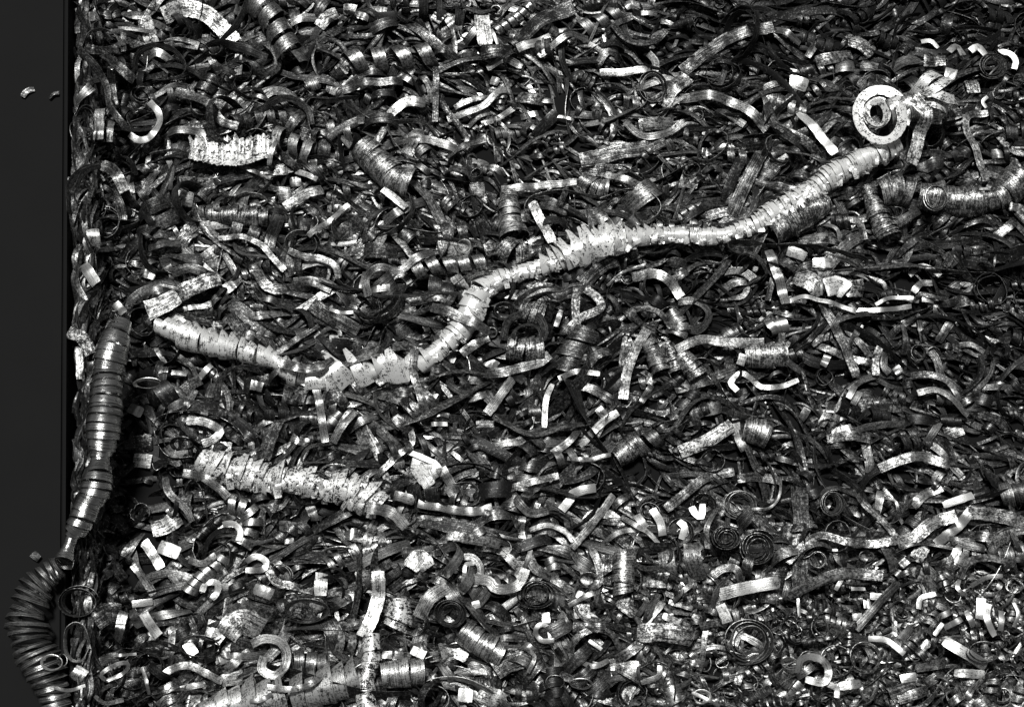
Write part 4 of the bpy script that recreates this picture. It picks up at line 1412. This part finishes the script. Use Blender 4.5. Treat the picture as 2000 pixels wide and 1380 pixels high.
def auto_label(px, py, kind, w, L, tone, pts):
    t = 'black' if tone < 0.3 else 'dark' if tone < 0.5 else 'grey' if tone < 0.7 else 'pale' if tone < 0.95 else 'bright' if tone < 1.15 else 'white'
    p = np.asarray(pts, float)[:, :2]
    ch = p[-1] - p[0]
    chord = np.linalg.norm(ch)
    if kind == 'R':
        form = 'narrow' if w < 11 else 'broad' if w > 20 else 'slim' if w < 14.5 else ''
        form = (form + ' ' + ('ribbon' if L > 55 else 'strip')).strip()
        bend = 1 - chord / max(L, 1)
        shape = 'looped' if bend > 0.45 else 'curled' if bend > 0.18 else 'bent' if bend > 0.05 else 'straight'
        an = math.degrees(math.atan2(-ch[1], ch[0])) % 180
        ori = 'level' if an < 18 or an > 162 else 'steep' if 65 < an < 115 else 'rising rightwards' if an < 90 else 'falling rightwards'
        a = f"{t} {shape} {form}" + (f" {ori}" if shape in ('bent', 'straight') else '')
    elif kind == 'P':
        a = f"{t} {'small' if L < 32 else 'wide' if w > 28 else 'stubby'} chip"
    elif kind == 'O':
        a = f"{t} {'small' if w < 16 else 'wide' if w > 30 else 'mid sized'} ring shaped curl"
    elif kind == 'H':
        a = f"{t} open spring"
    else:
        a = f"{t} closed coil"
    d = [(math.hypot(px - x, (py - y)), nm, x, y) for nm, x, y in MARKS]
    dd, nm, x, y = min(d)
    if dd < 26:
        rel = 'resting against'
    else:
        an = math.degrees(math.atan2(y - py, px - x)) % 360
        rel = ['right of', 'up and right of', 'above', 'up and left of', 'left of', 'down and left of', 'below', 'down and right of'][int(((an + 22.5) % 360) // 45)]
    return a, rel, nm, dd


def finish_labels():
    """look-alikes near one landmark are told apart by how far from it they lie"""
    byk = {}
    for o, (a, rel, nm, dd) in AUTO:
        byk.setdefault((a, rel, nm), []).append((dd, o))
    for (a, rel, nm), lst in byk.items():
        lst.sort(key=lambda t: t[0])
        for i, (dd, o) in enumerate(lst):
            s = f"{a} {rel} {nm}"
            if len(lst) > 1:
                s += [', the nearest such', ', the next nearest', ', the third nearest', ', the fourth nearest'][min(i, 3)] if len(lst) != 2 else [', the nearer one', ', the farther one'][i]
            if len(s.split()) > 16:
                s = s.replace(' rising rightwards', '').replace(' falling rightwards', '')
            o['label'] = s


KINDS = {'R': ('metal_ribbon', 'metal ribbon', 'steel ribbons tangled in the heap'), 'P': ('metal_chip', 'metal chip', 'broad steel chips scattered over the heap'),
         'O': ('ring_curl', 'metal curl', 'ring shaped curls lying in the heap'), 'H': ('open_spring', 'metal spring', 'open springs of swarf in the heap'),
         'C': ('spiral_coil', 'metal coil', 'closed spiral coils lying in the heap')}


def parse(line):
    head, pts, label = [q.strip() for q in line.split('|')]
    head = head.split()
    ox, oy = SHEETS[head[1]]
    P_ = [[float(v) for v in t.split(',')] for t in pts.split()]
    P_ = [[ox + p[0] * 0.35, oy + p[1] * 0.35] + [v * 0.35 for v in p[2:]] for p in P_]
    return head[0], head[1], head[2:], P_, label


rows = [parse(l) for l in TRACES.strip().splitlines()]
# broad dark pieces first, slim bright ones and those with a description last, so they lie on top


def order(r):
    k, _, nums, P_, lab = r
    s = 1.0 if lab else 0.0
    if k == 'C':
        s -= 1.6
    if k == 'R':
        s += 0.5 + (0.6 if float(nums[0]) < 32 else 0)
    if k == 'P':
        s -= 0.4
    return s


def big(path_l, *a, **k):
    return tr_coil(path_l, *a, **k)


def with_profile(path):
    """flare and pitch of the turns along the long spiral: smooth, saw toothed, smooth, jagged"""
    out = []
    for x, y, r in path:
        if x > 1560:
            f, p = 0.12, 14
        elif x > 1440:
            f, p = 0.3, 19
        elif x > 1290:
            f, p = 0.15, 15
        elif x > 1090:
            f, p = 1.15, 32
        elif x > 960:
            f, p = 0.2, 20
        elif x > 905:
            f, p = 0.28, 34
        elif x > 830:
            f, p = 0.18, 17
        else:
            f, p = 1.3, 40
        out.append((x, y, r * 0.68, f, p * 0.62 if x < 1560 else p * 0.55))
    return out


def flakes(parent, path, count, tone, spread, name, lean=0.3, jag=0.0, along=(0.5, 1.0), wide=(8, 16), mat=None):
    """torn scales of the same metal clinging to a coil, across its axis"""
    fl = []
    P_ = np.array([p[:3] for p in path], float)
    d = np.concatenate([[0], np.cumsum(np.hypot(*np.diff(P_[:, :2], axis=0).T))])
    for _ in range(count):
        q = rng.uniform(0, d[-1])
        x, y, r = (np.interp(q, d, P_[:, c]) for c in range(3))
        x2, y2 = (np.interp(min(q + 8, d[-1]), d, P_[:, c]) for c in range(2))
        x1, y1 = (np.interp(max(q - 8, 0), d, P_[:, c]) for c in range(2))
        a_ = math.atan2(-(y2 - y1), x2 - x1) + math.pi / 2 + rng.normal(0, lean)
        if math.sin(a_) < 0:
            a_ += math.pi                              # the far end points up the picture
        l_ = r * rng.uniform(*along)
        off = rng.uniform(-spread, spread) * r
        ux, uy = math.cos(a_), -math.sin(a_)
        cx, cy = x + ux * off, y + uy * off
        up = l_ * (1 + jag * rng.random())
        g_ = list(tr_ribbon([[cx - ux * l_, cy - uy * l_], [cx + ux * up, cy + uy * up]], rng.uniform(*wide), 6, n=7,
                            arch=0.22, lift=0.0005, wavy=0.2))
        if jag:
            g_[2] = g_[2] * np.linspace(1.1, 0.25, 7)
        fl.append(tuple(g_))
    tag(make(name, fl, tone, mat or M_LONG, parent=parent), kind='stuff')


def lay_heroes():
    G = KINDS['C'][2]
    root = make('long_spiral', [big(with_profile(LONG), 74, skew=0.35, lap=1.05, rough=0.13, sink=0.3, ragged=0.035)], 1.75, M_LONG, label='very long bright mottled spiral snaking across the heap from upper right to left', cat='metal coil', group=G)
    flakes(root, [(x, y, r * 0.7) for x, y, r in LONG if x > 820], 440, 1.35, 0.42, 'ragged_scales', lean=0.28, along=(0.4, 0.85), wide=(6, 15))
    flakes(root, [(x, y, r * 0.8) for x, y, r in LONG if 1090 < x < 1260], 15, 1.5, 0.1, 'saw_teeth', lean=0.3, jag=0.7, along=(1.0, 1.35), wide=(18, 27))
    flakes(root, [(x, y, r * 0.8) for x, y, r in LONG if x < 830], 12, 1.6, 0.1, 'jagged_teeth', lean=0.3, jag=0.8, along=(1.3, 1.9), wide=(28, 40))
    make('stepped_turns', [big([(x, y, r * 0.82) for x, y, r in LONG_LEFT], 17, flare=0.45, skew=0.2, lap=1.05, rough=0.07, sink=0.25)], 1.35, M_LONG, parent=root,
         label='stepped brushed grey cones at the left end')
    root = make('hanging_coil', [big([(x + 2, y, r * 0.74) for x, y, r in HANG], 38, flare=0.16, skew=0.15, lap=1.1, rough=0.05, zabs=-0.012, seg=28)], 0.92, M_POLISH,
                label='polished coil hanging down the left edge with one bright line of light', cat='metal coil', group=G)
    make('loose_turns', [big([(x, y, r * 0.82) for x, y, r in HANG_LOOSE], 21, flare=0.2, skew=0.5, lap=0.55, rough=0.12, zabs=WALL_Z + 0.001, seg=30)], 0.62, M_POLISH, parent=root,
         label='dim loose turns spread over the black wall')
    cr = make('spiral_coil', [big([(x, y, r * 0.8) for x, y, r in CRUST], 20, flare=0.3, skew=0.5, lap=1.1, rough=0.16, sink=0.6, ragged=0.05)], 1.15, M_LONG,
              label='crusty mottled coil with ragged turns, lower left of centre', cat='metal coil', group=G)
    flakes(cr, [(x, y, r * 0.8) for x, y, r in CRUST], 150, 1.1, 0.5, 'crust_flakes')
    make('spiral_coil', [big([(x, y, r * 0.85) for x, y, r in BIGLOW], 11, flare=0.4, skew=0.4, lap=1.05, rough=0.08, sink=0.7, ragged=0.03)], 1.0, M_CRUST,
         label='big sloping mottled coil cut by the bottom edge, lower left', cat='metal coil', group=G)


def lay_ribbed_chip():
    """broad chip, its face pressed into upright ribs and its rim torn"""
    xs = np.linspace(368, 540, 60)
    b = []
    q = (xs - 368) / 172
    up = 262 + 8 * np.sin(q * 3.1) + 6 * np.sin(q * 21) * (rng.random(60) > .4) - 14 * np.clip(q - .9, 0, 1) * 10 * .6 + 3 * rng.standard_normal(60)
    dn = 310 + 14 * np.sin(q * 3.14) - 26 * np.clip(q - 0.6, 0, 1) + 1.0 * rng.standard_normal(60)
    h = HT[hidx(np.array([at(x, 290, 0.0) for x in xs]))]
    z0 = np.percentile(h, 97) + 0.014
    A = np.array([at(x, y, z0 + 0.010 * math.sin(k * 3.1) + 0.0022 * math.sin(k * 27 + 2 * math.sin(k * 9)) + 0.001 * math.sin(k * 71)) for x, y, k in zip(xs, up, q)])
    B = np.array([at(x, y, z0 - 0.006 + 0.018 * math.sin(k * 3.1) + 0.0022 * math.sin(k * 27 + .8 + 2 * math.sin(k * 9)) + 0.0012 * math.sin(k * 64)) for x, y, k in zip(xs, dn, q)])
    C = (A + B) / 2
    hw = np.linalg.norm(B - A, axis=1) / 2
    make('metal_chip', [(C, unit(B - A), hw, 0.30, A, B)], 1.0, M_LONG, label='broad ribbed pale chip with a torn upper rim, upper left',
         cat='metal chip', group=KINDS['P'][2])


rows.sort(key=order)
first = [r for r in rows if order(r) < 0.9]
last = [r for r in rows if order(r) >= 0.9]
SCROLL = {}


def lay_row(r):
    k, sheet, nums, P_, label = r
    v = [float(t) for t in ','.join(nums).split(',')]
    s = 0.35
    mat = M_STEEL
    if k == 'R':
        w_, tone, tilt = v[0] * s * 0.88, v[1], v[2]
        calm = bool(label) and tilt < 20 or tone > 0.97
        g_ = tr_ribbon(P_, w_, tilt, calm=calm)
        if tone > 1.15 and w_ * 1 > 12:
            mat = M_WHITE
    elif k == 'P':
        w_, tone = v[0] * s * 0.9, v[1]
        if len(P_) == 2 and np.hypot(P_[1][0] - P_[0][0], P_[1][1] - P_[0][1]) < w_ * 0.9:
            c = np.mean(P_, 0); d = np.array(P_[1]) - np.array(P_[0]); d = d / np.hypot(*d) * w_ * 0.5
            P_ = [list(c - d), list(c + d)]
        g_ = tr_ribbon(P_, w_, rng.uniform(0, 12), camber=rng.uniform(0.05, 0.3), arch=rng.uniform(0.03, 0.12), n=12, calm=bool(label) or tone > 0.97)
        if tone > 1.15 and w_ * 1 > 12:
            mat = M_WHITE
    elif k == 'O':
        rx, ry, w_, turns, tone = v[0] * s, v[1] * s, v[2] * s, v[3], v[4]
        g_ = tr_ring(P_[0][0], P_[0][1], rx, ry, w_, turns, 88 if label else 60)
        w_ = rx
    elif k == 'H':
        rr, w_, turns, tone = v[0] * s, v[1] * s, v[2], v[3]
        g_ = tr_spring(P_, rr, w_, turns)
    else:
        turns, tone = v
        w_ = P_[0][2]
        g_ = tr_coil(P_, turns, flare=0.25, skew=0.3, lap=1.2, rough=0.08, sink=0.55, follow=0.06)
        mat = M_CRUST if tone < 0.9 else M_LONG
    name, cat, group = KINDS[k]
    pts = np.asarray(P_)[:, :2]
    ln = np.linalg.norm(np.diff(pts, axis=0), axis=1).sum()
    if k == 'R':
        if 1 - np.linalg.norm(pts[-1] - pts[0]) / max(ln, 1) > 0.16:
            name, cat, group = 'curled_ribbon', 'metal curl', 'curled steel ribbons tangled in the heap'
        elif ln < 42:
            name, cat, group = 'short_strip', 'metal strip', 'short steel strips scattered over the heap'
    tone = tone * (0.86 if tone < 1 else 0.95)
    if k == 'O' and tone > 1:
        mat = M_WHITE
    if k in 'RP' and w_ > 24 and tone < 1.15:
        mat = M_CRUST
    if label.startswith('thick white'):
        cx, cy = P_[0][0], 0
        g_ = tr_ring(1722, 226, 47, 52, 20, 1.2, 70, splay=4, shr=0.08, deep=0.006, over=0.012)
        mat, tone = M_LONG, 1.45
    if label.startswith('small pale inner'):
        g_ = tr_ring(1713, 222, 23, 28, 11, 2.2, 70, splay=3, shr=0.12, deep=0.004, over=0.006)
        mat, tone = M_LONG, 1.2
    if label in ('thick white outer turn curling round the rolled scroll, upper right', 'small pale inner ring at the mouth of the rolled scroll',
                 'broad grey tail hanging down from the rolled scroll'):
        nm = {'t': 'outer_turn', 's': 'inner_turn', 'b': 'tail'}[label[0]]
        return make(nm, [g_], tone, mat, parent=SCROLL['o'])
    o = make(name, [g_], min(tone, 1.5), mat, label=label or None, cat=cat, group=group)
    if label.startswith('rolled scroll'):
        o.name = 'rolled_scroll'
        o['label'] = 'rolled scroll of pale metal with a thick white outer turn and hanging tail, upper right'
        SCROLL['o'] = o
    if not label:
        L = np.linalg.norm(np.diff(pts, axis=0), axis=1).sum() if len(pts) > 1 else 0
        c = pts[len(pts) // 2] if len(pts) > 2 else pts.mean(0)
        AUTO.append((o, auto_label(c[0], c[1], k, w_, L, tone, pts)))


for r in first:
    lay_row(r)
lay_heroes()
lay_ribbed_chip()
for r in last:
    lay_row(r)
finish_labels()
